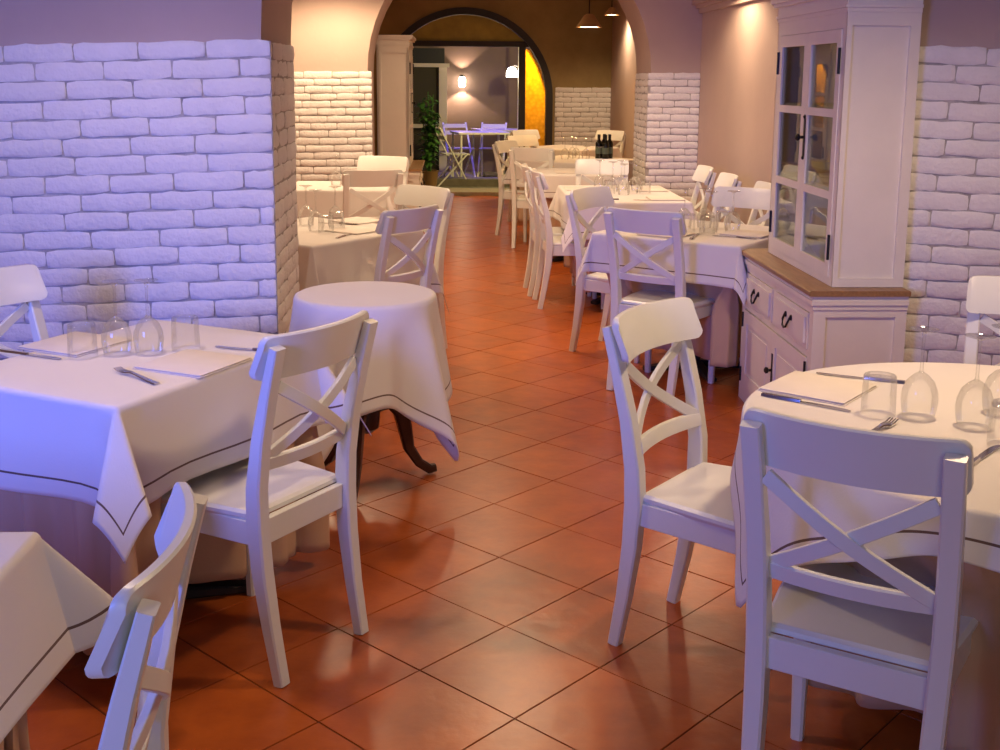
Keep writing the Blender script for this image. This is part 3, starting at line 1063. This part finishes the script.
rect_overlay((0.352, 0.352), 1.2, 1.2, T3b, 0, 'white cloth on the table before the middle brick pier', seed=91, cflare=0.3)
place_chair(-0.60, 7.98, -0.25, 0.97, 'shaded cross-back chair before the middle brick pier, its back to the aisle table')
place_chair(-0.62, 8.80, -0.30, -0.95, 'bright cross-back chair close to the middle brick pier')
wine.place((-0.85, 8.4, ZT), 0, 'upturned wine glass on the table before the middle brick pier')

# ------------------------------------------------------------------ dressers
def make_dresser():
    """front faces -X, near side faces -Y; origin at the near front floor corner"""
    t = thing('dresser', 'tall cream dresser', 'dresser')
    D, W = 0.37, 1.08           # depth (x), width (y)
    ht = 0.735
    # lower carcass
    MB().box(0.012, D, 0.012, W - 0.012, 0.06, 0.70).build('body', CREAM, t, smooth=False)
    pl = MB().box(0.0, D, 0.0, W, 0.0, 0.075)
    pl.build('plinth', CREAM, t, smooth=False)
    mo = MB()
    mo.box(-0.006, D, -0.006, W + 0.006, 0.655, 0.675).box(-0.014, D, -0.014, W + 0.014, 0.675, 0.693).box(-0.008, D, -0.008, W + 0.008, 0.693, 0.712)
    mo.build('moulding', CREAM, t, smooth=False)
    MB().bar([(D / 2 - 0.012, -0.022, 0.7225), (D / 2 - 0.012, W + 0.022, 0.7225)], D + 0.03, 0.022, up=(0, 0, 1), ch=0.18).build('counter', PINE, t)
    # side panel frame of the lower part (stiles and rails stand proud of the panel)
    for (y0, y1) in ((0.0, 0.012), (W - 0.012, W)):
        sf = MB()
        sf.box(0.012, 0.05, y0, y1, 0.075, 0.655).box(D - 0.045, D, y0, y1, 0.075, 0.655).box(0.05, D - 0.045, y0, y1, 0.625, 0.655).box(0.05, D - 0.045, y0, y1, 0.075, 0.12)
        sf.build('side_frame', CREAM, t, smooth=False)
    # face frame
    ff = MB()
    ff.box(0.0, 0.012, 0.0, 0.05, 0.075, 0.655).box(0.0, 0.012, W - 0.05, W, 0.075, 0.655).box(0.0, 0.012, W / 2 - 0.02, W / 2 + 0.02, 0.46, 0.655)
    ff.box(0.0, 0.012, 0.05, W - 0.05, 0.635, 0.655).box(0.0, 0.012, 0.05, W - 0.05, 0.455, 0.48)
    ff.build('face_frame', CREAM, t, smooth=False)
    for k in range(2):
        y0 = 0.055 + k * (W / 2 - 0.03); y1 = y0 + W / 2 - 0.08
        dr = MB().box(-0.004, 0.014, y0, y1, 0.484, 0.631)
        dr.box(-0.012, 0.0, y0 + 0.025, y1 - 0.025, 0.505, 0.61)
        do = dr.build('drawer', CREAM, t, smooth=False)
        yc = (y0 + y1) / 2; z = 0.572
        hb = MB()
        for s in (-1, 1):
            hb.lathe([(0.001, 0), (0.013, 0.0), (0.011, 0.005), (0.005, 0.008)], 10)
            nv = 40
            for q in range(len(hb.v) - nv, len(hb.v)):
                x_, y_, z_ = hb.v[q]
                hb.v[q] = (-0.012 - z_, yc + s * 0.038 + x_, z + y_)
        hb.tube([(-0.018, yc - 0.038, z), (-0.026, yc - 0.036, z - 0.02), (-0.030, yc - 0.022, z - 0.042), (-0.031, yc, z - 0.048), (-0.030, yc + 0.022, z - 0.042), (-0.026, yc + 0.036, z - 0.02), (-0.018, yc + 0.038, z)], 0.0048, 7)
        tag(hb.build('handle', IRON, do), 'black iron swing handle')
    for k in range(2):
        y0 = 0.052 + k * (W / 2 - 0.051); y1 = y0 + W / 2 - 0.053
        db = MB().box(0.0, 0.014, y0, y1, 0.08, 0.45)
        for (a, b_, c, d) in ((y0, y0 + 0.06, 0.08, 0.45), (y1 - 0.06, y1, 0.08, 0.45), (y0 + 0.06, y1 - 0.06, 0.39, 0.45), (y0 + 0.06, y1 - 0.06, 0.08, 0.145)):
            db.box(-0.006, 0.004, a, b_, c, d)
        db.box(-0.003, 0.004, y0 + 0.085, y1 - 0.085, 0.17, 0.365)
        do = db.build('door', CREAM, t, smooth=False)
        yk = y1 - 0.03 if k == 0 else y0 + 0.03
        kb = MB().lathe([(0.001, 0.0), (0.006, 0.0), (0.006, 0.014), (0.014, 0.02), (0.015, 0.028), (0.008, 0.034), (0.001, 0.035)], 12)
        kb.v = [(-0.006 - z_, yk + x_, 0.28 + y_) for x_, y_, z_ in kb.v]
        kb.box(-0.009, -0.006, yk - 0.008, yk + 0.008, 0.205, 0.355)
        if k == 0:
            tag(kb.build('knob', IRON, do), 'black iron knob on a long plate')
        yh = y0 - 0.004 if k == 0 else y1 - 0.004
        for zc in (0.13, 0.40):
            MB().tube([(-0.008, yh + 0.004, zc - 0.035), (-0.008, yh + 0.004, zc + 0.035)], 0.0055, 8).build('hinge', IRON, do)
    # upper part, set back from the counter edge
    x0, y0, y1 = 0.085, 0.055, W - 0.095
    zb, zt = ht, 1.90
    up = MB()
    up.box(D - 0.02, D, y0, y1, zb, zt - 0.06)                       # back board
    up.box(x0 + 0.02, D - 0.02, y0 + 0.012, y0 + 0.024, zb, zt - 0.06)   # near side panel, recessed in its frame
    up.box(x0 + 0.02, D - 0.02, y1 - 0.024, y1 - 0.012, zb, zt - 0.06)
    up.box(x0 + 0.02, D, y0 + 0.01, y1 - 0.01, zb, zb + 0.025).box(x0, D, y0, y1, 1.80, 1.82)
    up.build('upper_body', CREAM, t, smooth=False)
    for (a, b_) in ((y0, y0 + 0.012), (y1 - 0.012, y1)):
        uf = MB()
        uf.box(x0, x0 + 0.022, a, b_, zb, 1.80).box(D - 0.04, D, a, b_, zb, 1.80).box(x0 + 0.022, D - 0.04, a, b_, 1.745, 1.80).box(x0 + 0.022, D - 0.04, a, b_, zb, zb + 0.035)
        uf.build('side_frame', CREAM, t, smooth=False)
    uff = MB()
    uff.box(x0, x0 + 0.02, y0, y0 + 0.045, zb, 1.80).box(x0, x0 + 0.02, y1 - 0.045, y1, zb, 1.80).box(x0, x0 + 0.02, y0 + 0.045, y1 - 0.045, zb, zb + 0.03).box(x0, x0 + 0.02, y0 + 0.045, y1 - 0.045, 1.735, 1.80)
    uff.build('face_frame', CREAM, t, smooth=False)
    co = MB()
    for e, za, zc in ((0.004, 1.795, 1.812), (0.012, 1.812, 1.824), (0.004, 1.824, 1.862), (0.022, 1.862, 1.878), (0.034, 1.878, 1.90)):
        co.box(x0 - e, D, y0 - e, y1 + e, za, zc)
    co.build('cornice', CREAM, t, smooth=False)
    for z in (1.10, 1.42):
        MB().box(x0 + 0.024, D - 0.02, y0 + 0.024, y1 - 0.024, z, z + 0.016).build('shelf', CREAM, t, smooth=False)
    dz0, dz1 = zb + 0.032, 1.733
    for k in range(2):
        a = y0 + 0.047 + k * ((y1 - y0 - 0.094) / 2 + 0.001)
        b_ = a + (y1 - y0 - 0.094) / 2 - 0.001
        fr = MB()
        xa, xb = x0 - 0.004, x0 + 0.016
        st = 0.045
        fr.box(xa, xb, a, a + st, dz0, dz1).box(xa, xb, b_ - st, b_, dz0, dz1)
        zs = [dz0, dz0 + (dz1 - dz0) / 3, dz0 + 2 * (dz1 - dz0) / 3, dz1]
        for i, z in enumerate(zs):
            if i == 0: fr.box(xa, xb, a + st, b_ - st, z, z + 0.05)
            elif i == 3: fr.box(xa, xb, a + st, b_ - st, z - 0.05, z)
            else: fr.box(xa, xb, a + st, b_ - st, z - 0.016, z + 0.016)
        do = fr.build('door', CREAM, t, smooth=False)
        for i in range(3):
            lo = zs[i] + (0.05 if i == 0 else 0.016); hi = zs[i + 1] - (0.05 if i == 2 else 0.016)
            MB().box(x0 + 0.004, x0 + 0.007, a + st, b_ - st, lo, hi).build('pane', PANE, do, smooth=False)
        yh = a if k == 0 else b_
        for zc in (dz0 + 0.12, dz1 - 0.12):
            MB().tube([(xa - 0.004, yh, zc - 0.05), (xa - 0.004, yh, zc + 0.05)], 0.006, 8).build('hinge', IRON, do)
        if k == 0:
            kb = MB().lathe([(0.001, 0.0), (0.006, 0.0), (0.006, 0.016), (0.014, 0.022), (0.016, 0.03), (0.008, 0.037), (0.001, 0.038)], 12)
            yk = b_ - 0.02
            kb.v = [(xa - 0.002 - z_, yk + x_, 1.30 + y_) for x_, y_, z_ in kb.v]
            kb.box(xa - 0.004, xa, yk - 0.009, yk + 0.009, 1.22, 1.38)
            kb.lathe([(0.001, 1.205), (0.008, 1.212), (0.004, 1.222)], 6, c=(xa - 0.003, yk, 0))
            kb.lathe([(0.004, 1.378), (0.008, 1.388), (0.001, 1.396)], 6, c=(xa - 0.003, yk, 0))
            tag(kb.build('knob', IRON, do), 'black iron knob on a pointed lock plate')
    return t


dres = Proto(make_dresser())
dres.place((1.41, 4.32, 0), 0, 'tall cream dresser with paned glass doors and a honey wood counter beside the white bricks')
d2 = copy_tree(dres.root)
d2.location = (-0.30, 11.28, 0)
d2.rotation_euler = (0, 0, math.pi)
d2['label'] = 'tall cream dresser standing just beyond the middle arch'
# bowls kept behind the glass
for (x, y, z, s) in ((1.66, 4.75, 1.117, 1.0), (1.66, 5.02, 1.117, 0.8), (1.65, 4.9, 0.761, 1.1)):
    b = MB().lathe([(0.001, 0.0), (0.035 * s, 0.0), (0.04 * s, 0.012), (0.075 * s, 0.05 * s), (0.09 * s, 0.085 * s), (0.086 * s, 0.085 * s), (0.07 * s, 0.05 * s), (0.001, 0.015)], 20)
    tag(b.build('bowl', CREAM), 'cream bowl kept behind the dresser glass', 'bowl', 'bowls in the dresser').location = (x, y, z)

# ------------------------------------------------------------------ lamps
def pendant(x, y, z, rad, label, energy, color=WARM, cord=True, spot=None, soft=0.12):
    t = thing('pendant_lamp', label, 'lamp', (x, y, z))
    h_ = rad * 1.0
    MB().lathe([(rad, 0.0), (rad * 0.42, h_ * 0.86), (rad * 0.24, h_), (rad * 0.001, h_ * 1.02), (rad * 0.001, h_ * 0.96), (rad * 0.36, h_ * 0.84), (rad * 0.96, 0.002)], 28).build('shade', SHADE, t, angle=40)
    MB().lathe([(0.001, 0.006), (rad * 0.80, 0.006), (rad * 0.80, 0.012), (0.001, 0.014)], 24).build('bulb', BULB, t)
    MB().tube([(0, 0, h_), (0, 0, CZ - z)], 0.006, 8).build('cord', IRON, t)
    l = light('lamp_light', 'SPOT', (x, y, z - 0.012), energy, color, size=soft, target=(x, y, 0), angle=150, blend=0.5)
    return t


pendant(1.405, 12.0, 2.055, 0.135, 'tan conical pendant lamp in the end room', 44, WARM2)
pendant(1.855, 13.6, 2.265, 0.090, 'small tan conical pendant lamp close to the end room side wall', 34, WARM)
pendant(1.78, 7.9, 2.30, 0.12, 'conical pendant lamp by the cornice above the long table', 46, WARM)
pendant(-0.95, 8.75, 2.42, 0.12, 'conical pendant lamp before the left middle brick pier', 90, WARM)
pendant(-0.75, 6.1, 2.42, 0.12, 'conical pendant lamp above the table behind the left pier', 36, WARM)
pendant(0.4, 6.6, 2.6, 0.14, 'conical pendant lamp over the middle of the aisle', 64, WARM)
pendant(-1.0, 3.0, 2.42, 0.14, 'conical pendant lamp above the wall-side table in the front room', 31, WARM)
pendant(1.35, 2.8, 2.42, 0.14, 'conical pendant lamp above the large round table', 64, WARM)
pendant(0.3, 12.6, 2.62, 0.12, 'conical pendant lamp over the end room aisle', 40, (1.0, 0.60, 0.18))
pendant(0.25, 8.9, 2.62, 0.12, 'conical pendant lamp just before the middle arch', 40, WARM)  # extra lamp added above the view to brighten the far dresser and floor

# ------------------------------------------------------------------ arched entrance and terrace
t = thing('arch_frame', 'black arched door frame with transom and amber side glass', 'door frame', (0.16, YC, 0))
arc = []
n = 32
RO = 1.14
def arc_pt(rad, k):
    a = math.pi * k / n
    return (-rad * math.cos(a), 1.28 + rad * math.sin(a))
b = MB(); rings = []
path = [(-RO, 0.0)] + [arc_pt(RO, k) for k in range(n + 1)] + [(RO, 0.0)]
pin = [(-RO + 0.085, 0.0)] + [arc_pt(RO - 0.085, k) for k in range(n + 1)] + [(RO - 0.085, 0.0)]
for (x, z), (xi, zi) in zip(path, pin):
    rings.append([(x, -0.03, z), (xi, -0.03, zi), (xi, 0.20, zi), (x, 0.20, z)])
b.loft(rings)
b.build('arch_rim', FRAME_DARK, t, smooth=False)
MB().box(-0.95, 0.95, 0.02, 0.12, 1.93, 2.0).build('transom', FRAME_DARK, t, smooth=False)
MB().box(0.70, 0.785, 0.02, 0.12, 0.0, 1.94).build('post', FRAME_DARK, t, smooth=False)
# amber glass
amb = bpy.data.materials.new('amber_glass')
nn, ll = nodes_of(amb)
nn.remove(nn['Principled BSDF'])
tr = nn.new('ShaderNodeBsdfTranslucent'); gl_ = nn.new('ShaderNodeBsdfGlossy'); mxs = nn.new('ShaderNodeMixShader')
vz = nn.new('ShaderNodeTexVoronoi'); vz.inputs['Scale'].default_value = 22
gp = nn.new('ShaderNodeNewGeometry'); ll.new(gp.outputs['Position'], vz.inputs['Vector'])
rp = nn.new('ShaderNodeMix'); rp.data_type = 'RGBA'
rp.inputs[6].default_value = (0.95, 0.62, 0.06, 1); rp.inputs[7].default_value = (0.70, 0.40, 0.03, 1)
ll.new(vz.outputs['Distance'], rp.inputs[0]); ll.new(rp.outputs[2], tr.inputs[0])
gl_.inputs['Roughness'].default_value = 0.25
mxs.inputs[0].default_value = 0.05
ll.new(tr.outputs[0], mxs.inputs[1]); ll.new(gl_.outputs[0], mxs.inputs[2]); ll.new(mxs.outputs[0], nn['Material Output'].inputs['Surface'])
p = MB(); nseg = 14; vs = []
for k in range(nseg + 1):
    z = 1.90 * k / nseg
    xr = RO - 0.09 if z < 1.28 else math.sqrt(max(0.0, (RO - 0.09) ** 2 - (z - 1.28) ** 2))
    vs += [(0.785, 0.06, z), (max(xr, 0.79), 0.06, z), (0.785, 0.07, z), (max(xr, 0.79), 0.07, z)]
fs = []
for k in range(nseg):
    a, c = 4 * k, 4 * k + 4
    fs += [(a, a + 1, c + 1, c), (a + 3, a + 2, c + 2, c + 3), (a + 1, a + 3, c + 3, c + 1), (a + 2, a, c, c + 2)]
fs += [(0, 2, 3, 1), (4 * nseg, 4 * nseg + 1, 4 * nseg + 3, 4 * nseg + 2)]
p.add(vs, fs)
tag(p.build('side_pane', amb, t, smooth=False), 'amber textured glass pane')
# lunette pane
p = MB(); vs = []; nl = 24
for k in range(nl + 1):
    x = -0.80 + 1.6 * k / nl
    zt_ = 1.28 + math.sqrt((RO - 0.09) ** 2 - x * x)
    vs += [(x, 0.07, 2.0), (x, 0.07, max(zt_, 2.001)), (x, 0.078, 2.0), (x, 0.078, max(zt_, 2.001))]
fs = []
for k in range(nl):
    a, c = 4 * k, 4 * k + 4
    fs += [(a, c, c + 1, a + 1), (c + 2, a + 2, a + 3, c + 3), (a + 1, c + 1, c + 3, a + 3), (a, a + 2, c + 2, c)]
p.add(vs, fs)
tag(p.build('fanlight', mat('olive_panel', (0.46, 0.36, 0.05), 0.5, var=0.3, vscale=5), t, smooth=False), 'olive fanlight panel above the transom')
# a lamp outside lights the amber glass from behind
def wall_lantern(x, y, z, label, e, c, rz=0.0):
    t = thing('wall_lantern', label, 'lamp', (x, y, z), rz)
    MB().lathe([(0.03, 0.0), (0.04, 0.01), (0.055, 0.12), (0.03, 0.13)], 14, cap=True).build('globe', BULB, t)
    MB().lathe([(0.06, 0.125), (0.03, 0.16), (0.008, 0.19)], 14, cap=True).build('cap', IRON, t)
    return t


light('lantern_light', 'POINT', (1.16, YC + 0.55, 1.95), 70, (1.0, 0.78, 0.3), size=0.04)
wall_lantern(1.16, YC + 0.55, 1.99, 'small lantern on the terrace behind the amber glass', 1, WARM)
MB().tube([(0, 0, 0.15), (0, 0, 0.60)], 0.006, 6).build('rod', IRON, [o for o in col.objects if o.name.startswith('wall_lantern')][0])

YT = 19.0
simple_wall('wall_terrace', 'dark plaster wall at the back of the terrace', TERRACE_WALL, -3.2, 3.2, YT, YT + 0.15, -0.3, 3.6)
simple_wall('wall_terrace_right', 'plaster wall at the side of the terrace', TERRACE_WALL, 2.4, 2.55, YC + TC, YT, -0.3, 3.2)
simple_wall('wall_terrace_left', 'plaster wall at the other side of the terrace', TERRACE_WALL, -2.6, -2.45, YC + TC, YT, -0.3, 3.2)
tf = simple_wall('floor_terrace', 'grey stone terrace paving beyond the entrance', TERRACE, -2.6, 2.6, YC + TC, YT, -0.3, -0.004)
st = MB().box(-0.98, 1.3, YC + 0.05, YC + 0.62, -0.02, 0.045)
struct(st.build('floor_threshold', mat('threshold_stone', (0.42, 0.34, 0.24), 0.5, var=0.3, vscale=9), smooth=False), 'pale stone threshold under the arched entrance')
struct(MB().box(-2.2, 2.2, YC + 1.35, YC + 1.75, -0.004, 0.10).build('floor_step', TERRACE, smooth=False), 'low stone step on the terrace')

# wall sconce with up and down light
t = thing('wall_sconce', 'glowing wall sconce on the terrace wall', 'lamp', (0.155, YT, 1.46))
MB().lathe([(0.035, -0.08), (0.055, -0.05), (0.058, 0.04), (0.035, 0.09)], 16, c=(0, -0.12, 0), cap=True).build('glass', BULB, t)
MB().box(-0.03, 0.03, -0.06, 0.0, -0.03, 0.03).build('bracket', IRON, t, smooth=False)
MB().lathe([(0.055, 0.09), (0.035, 0.115), (0.001, 0.12)], 16, c=(0, -0.12, 0)).build('cap', IRON, t)
light('sconce_down', 'SPOT', (0.155, YT - 0.12, 1.36), 15, WARM, size=0.03, target=(0.155, YT - 0.02, 0.2), angle=115, blend=0.2)
light('sconce_up', 'SPOT', (0.155, YT - 0.12, 1.60), 9, WARM, size=0.03, target=(0.155, YT - 0.02, 2.8), angle=95, blend=0.2)
# post lamp
t = thing('arm_lamp', 'white shaded lamp on a slim pole by the entrance', 'lamp', (0.975, 17.6, 0))
MB().tube([(0.03, 0, 0.0), (0.03, 0, 2.15)], 0.013, 8).build('pole', WHITE, t)
MB().lathe([(0.10, 0.0), (0.13, 0.0), (0.13, 0.02), (0.02, 0.03)], 16, c=(0.03, 0, 0), cap=True).build('base', WHITE, t)
MB().tube([(0.03, 0, 1.70), (-0.03, 0, 1.72), (-0.075, 0, 1.70)], 0.009, 8).build('arm', WHITE, t)
MB().lathe([(0.088, 1.545), (0.086, 1.62), (0.06, 1.68), (0.02, 1.70)], 20, c=(-0.075, 0, 0), cap=True).build('shade', emission_mat('white_lamp_shade', (1.0, 0.86, 0.66), 5.0), t)

# terrace tables and folding chairs under a violet lamp
def terrace_table(x, y, label):
    t = thing('terrace_table', label, 'table', (x, y, -0.004), 0.2)
    MB().box(-0.4, 0.4, -0.35, 0.35, 0.71, 0.735).build('table_top', WHITE, t, smooth=False)
    for sx in (-1, 1):
        for sy in (-1, 1):
            MB().bar([(sx * 0.36, sy * 0.31, 0.0), (sx * 0.36, sy * 0.31, 0.71)], 0.03, 0.03).build('leg', WHITE, t)
    return t


terrace_table(0.42, 17.35, 'white terrace table lit violet beside the folding chairs')
terrace_table(0.75, 18.3, 'white terrace table lit violet near the back wall')


def make_folding():
    t = thing('folding_chair', 'white folding chair', 'chair')
    for s in (-1, 1):
        MB().bar([(s * 0.19, 0.22, 0.0), (s * 0.19, -0.22, 0.84)], 0.02, 0.028, up=(1, 0, 0)).build('leg', WHITE, t)
        MB().bar([(s * 0.165, -0.24, 0.0), (s * 0.165, 0.20, 0.46)], 0.02, 0.028, up=(1, 0, 0)).build('leg', WHITE, t)
    for k in range(5):
        y = -0.12 + k * 0.075
        MB().box(-0.18, 0.18, y, y + 0.055, 0.445, 0.46).build('seat_slat', WHITE, t, smooth=False)
    for z, y in ((0.66, -0.125), (0.76, -0.178)):
        MB().box(-0.19, 0.19, y - 0.008, y + 0.008, z, z + 0.06).build('back_slat', WHITE, t, smooth=False)
    return t


fold = Proto(make_folding())
for (x, y, a, lb) in ((-0.02, 16.55, -75, 'white folding chair with crossed legs next to the potted plant'), (0.10, 17.95, 200, 'white folding chair at the far side of the violet table'),
                      (0.62, 17.95, 170, 'white folding chair between the two violet tables')):
    fold.place((x, y, -0.004), R(a), lb)
light('violet_spot', 'SPOT', (0.5, 17.7, 2.55), 120, (0.10, 0.05, 1.0), size=0.05, target=(0.5, 17.7, 0.7), angle=60, blend=0.5)
vl = thing('violet_lamp', 'small black spotlight hanging over the violet tables', 'lamp', (0.5, 17.7, 2.56))
MB().lathe([(0.05, 0.0), (0.055, 0.12), (0.01, 0.14)], 14).build('can', IRON, vl)
MB().tube([(0, 0, 0.13), (0, 0, 0.75)], 0.008, 6).build('rod', IRON, vl)
struct(MB().box(-2.5, 2.5, 17.64, 17.76, 3.28, 3.40).build('trim_2', FRAME_DARK, smooth=False), 'dark beam across the terrace')

# potted plant
pl = thing('potted_plant', 'leafy potted plant beside the entrance', 'plant', (-0.33, 16.2, -0.004))
MB().lathe([(0.001, 0.0), (0.10, 0.0), (0.13, 0.22), (0.14, 0.24), (0.12, 0.24), (0.11, 0.20), (0.001, 0.20)], 18).build('pot', POT, pl)
st_ = MB()
pr = random.Random(5)
lf = MB()
for k in range(9):
    a = pr.uniform(0, 6.28); top = pr.uniform(0.85, 1.38); sp = pr.uniform(0.02, 0.14)
    pts = [(0.02 * math.cos(a), 0.02 * math.sin(a), 0.18), (sp * 0.5 * math.cos(a), sp * 0.5 * math.sin(a), top * 0.6), (sp * math.cos(a), sp * math.sin(a), top)]
    st_.tube(pts, 0.007, 5)
    for j in range(46):
        f_ = pr.uniform(0.15, 1.0)
        c = Vector(pts[0]).lerp(Vector(pts[2]), f_)
        b_ = pr.uniform(0, 6.28); L = pr.uniform(0.09, 0.16); el = pr.uniform(-0.5, 0.5)
        dv = Vector((math.cos(b_) * math.cos(el), math.sin(b_) * math.cos(el), math.sin(el)))
        sd = dv.cross(Vector((0, 0, 1))).normalized() * L * 0.24
        m1 = c + dv * L * 0.5 + Vector((0, 0, 0.012)); e_ = c + dv * L - Vector((0, 0, 0.015))
        lf.add([c, m1 + sd, e_, m1 - sd, m1], [(0, 4, 1), (1, 4, 2), (2, 4, 3), (3, 4, 0)])
st_.build('stems', LEAF, pl)
o = lf.build('foliage', LEAF, pl, smooth=False)
o['kind'] = 'stuff'

# white mantel and dark box on the terrace left
t = thing('mantel_surround', 'white mantel-like surround on the terrace wall', 'surround', (-0.35, YT, -0.004))
MB().box(-0.50, 0.30, -0.22, 0.0, 1.70, 1.76).build('shelf', CREAM, t, smooth=False)
for x in (-0.46, 0.13):
    MB().box(x, x + 0.13, -0.14, 0.0, 0.0, 1.70).build('jamb', CREAM, t, smooth=False)
MB().box(-0.33, 0.13, -0.03, -0.001, 0.0, 1.70).build('panel', mat('dark_panel', (0.05, 0.045, 0.03), 0.7), t, smooth=False)
MB().box(-0.33, 0.13, -0.15, -0.03, 0.72, 0.78).build('inner_shelf', CREAM, t, smooth=False)
o = MB().box(-0.48, 0.22, -0.18, -0.03, 0.0, 0.24).build('wall_box', mat('dark_box', (0.015, 0.018, 0.03), 0.5), smooth=False)
tag(o, 'dark oblong box resting on the white terrace mantel', 'box').location = (-0.35, YT, 1.757)
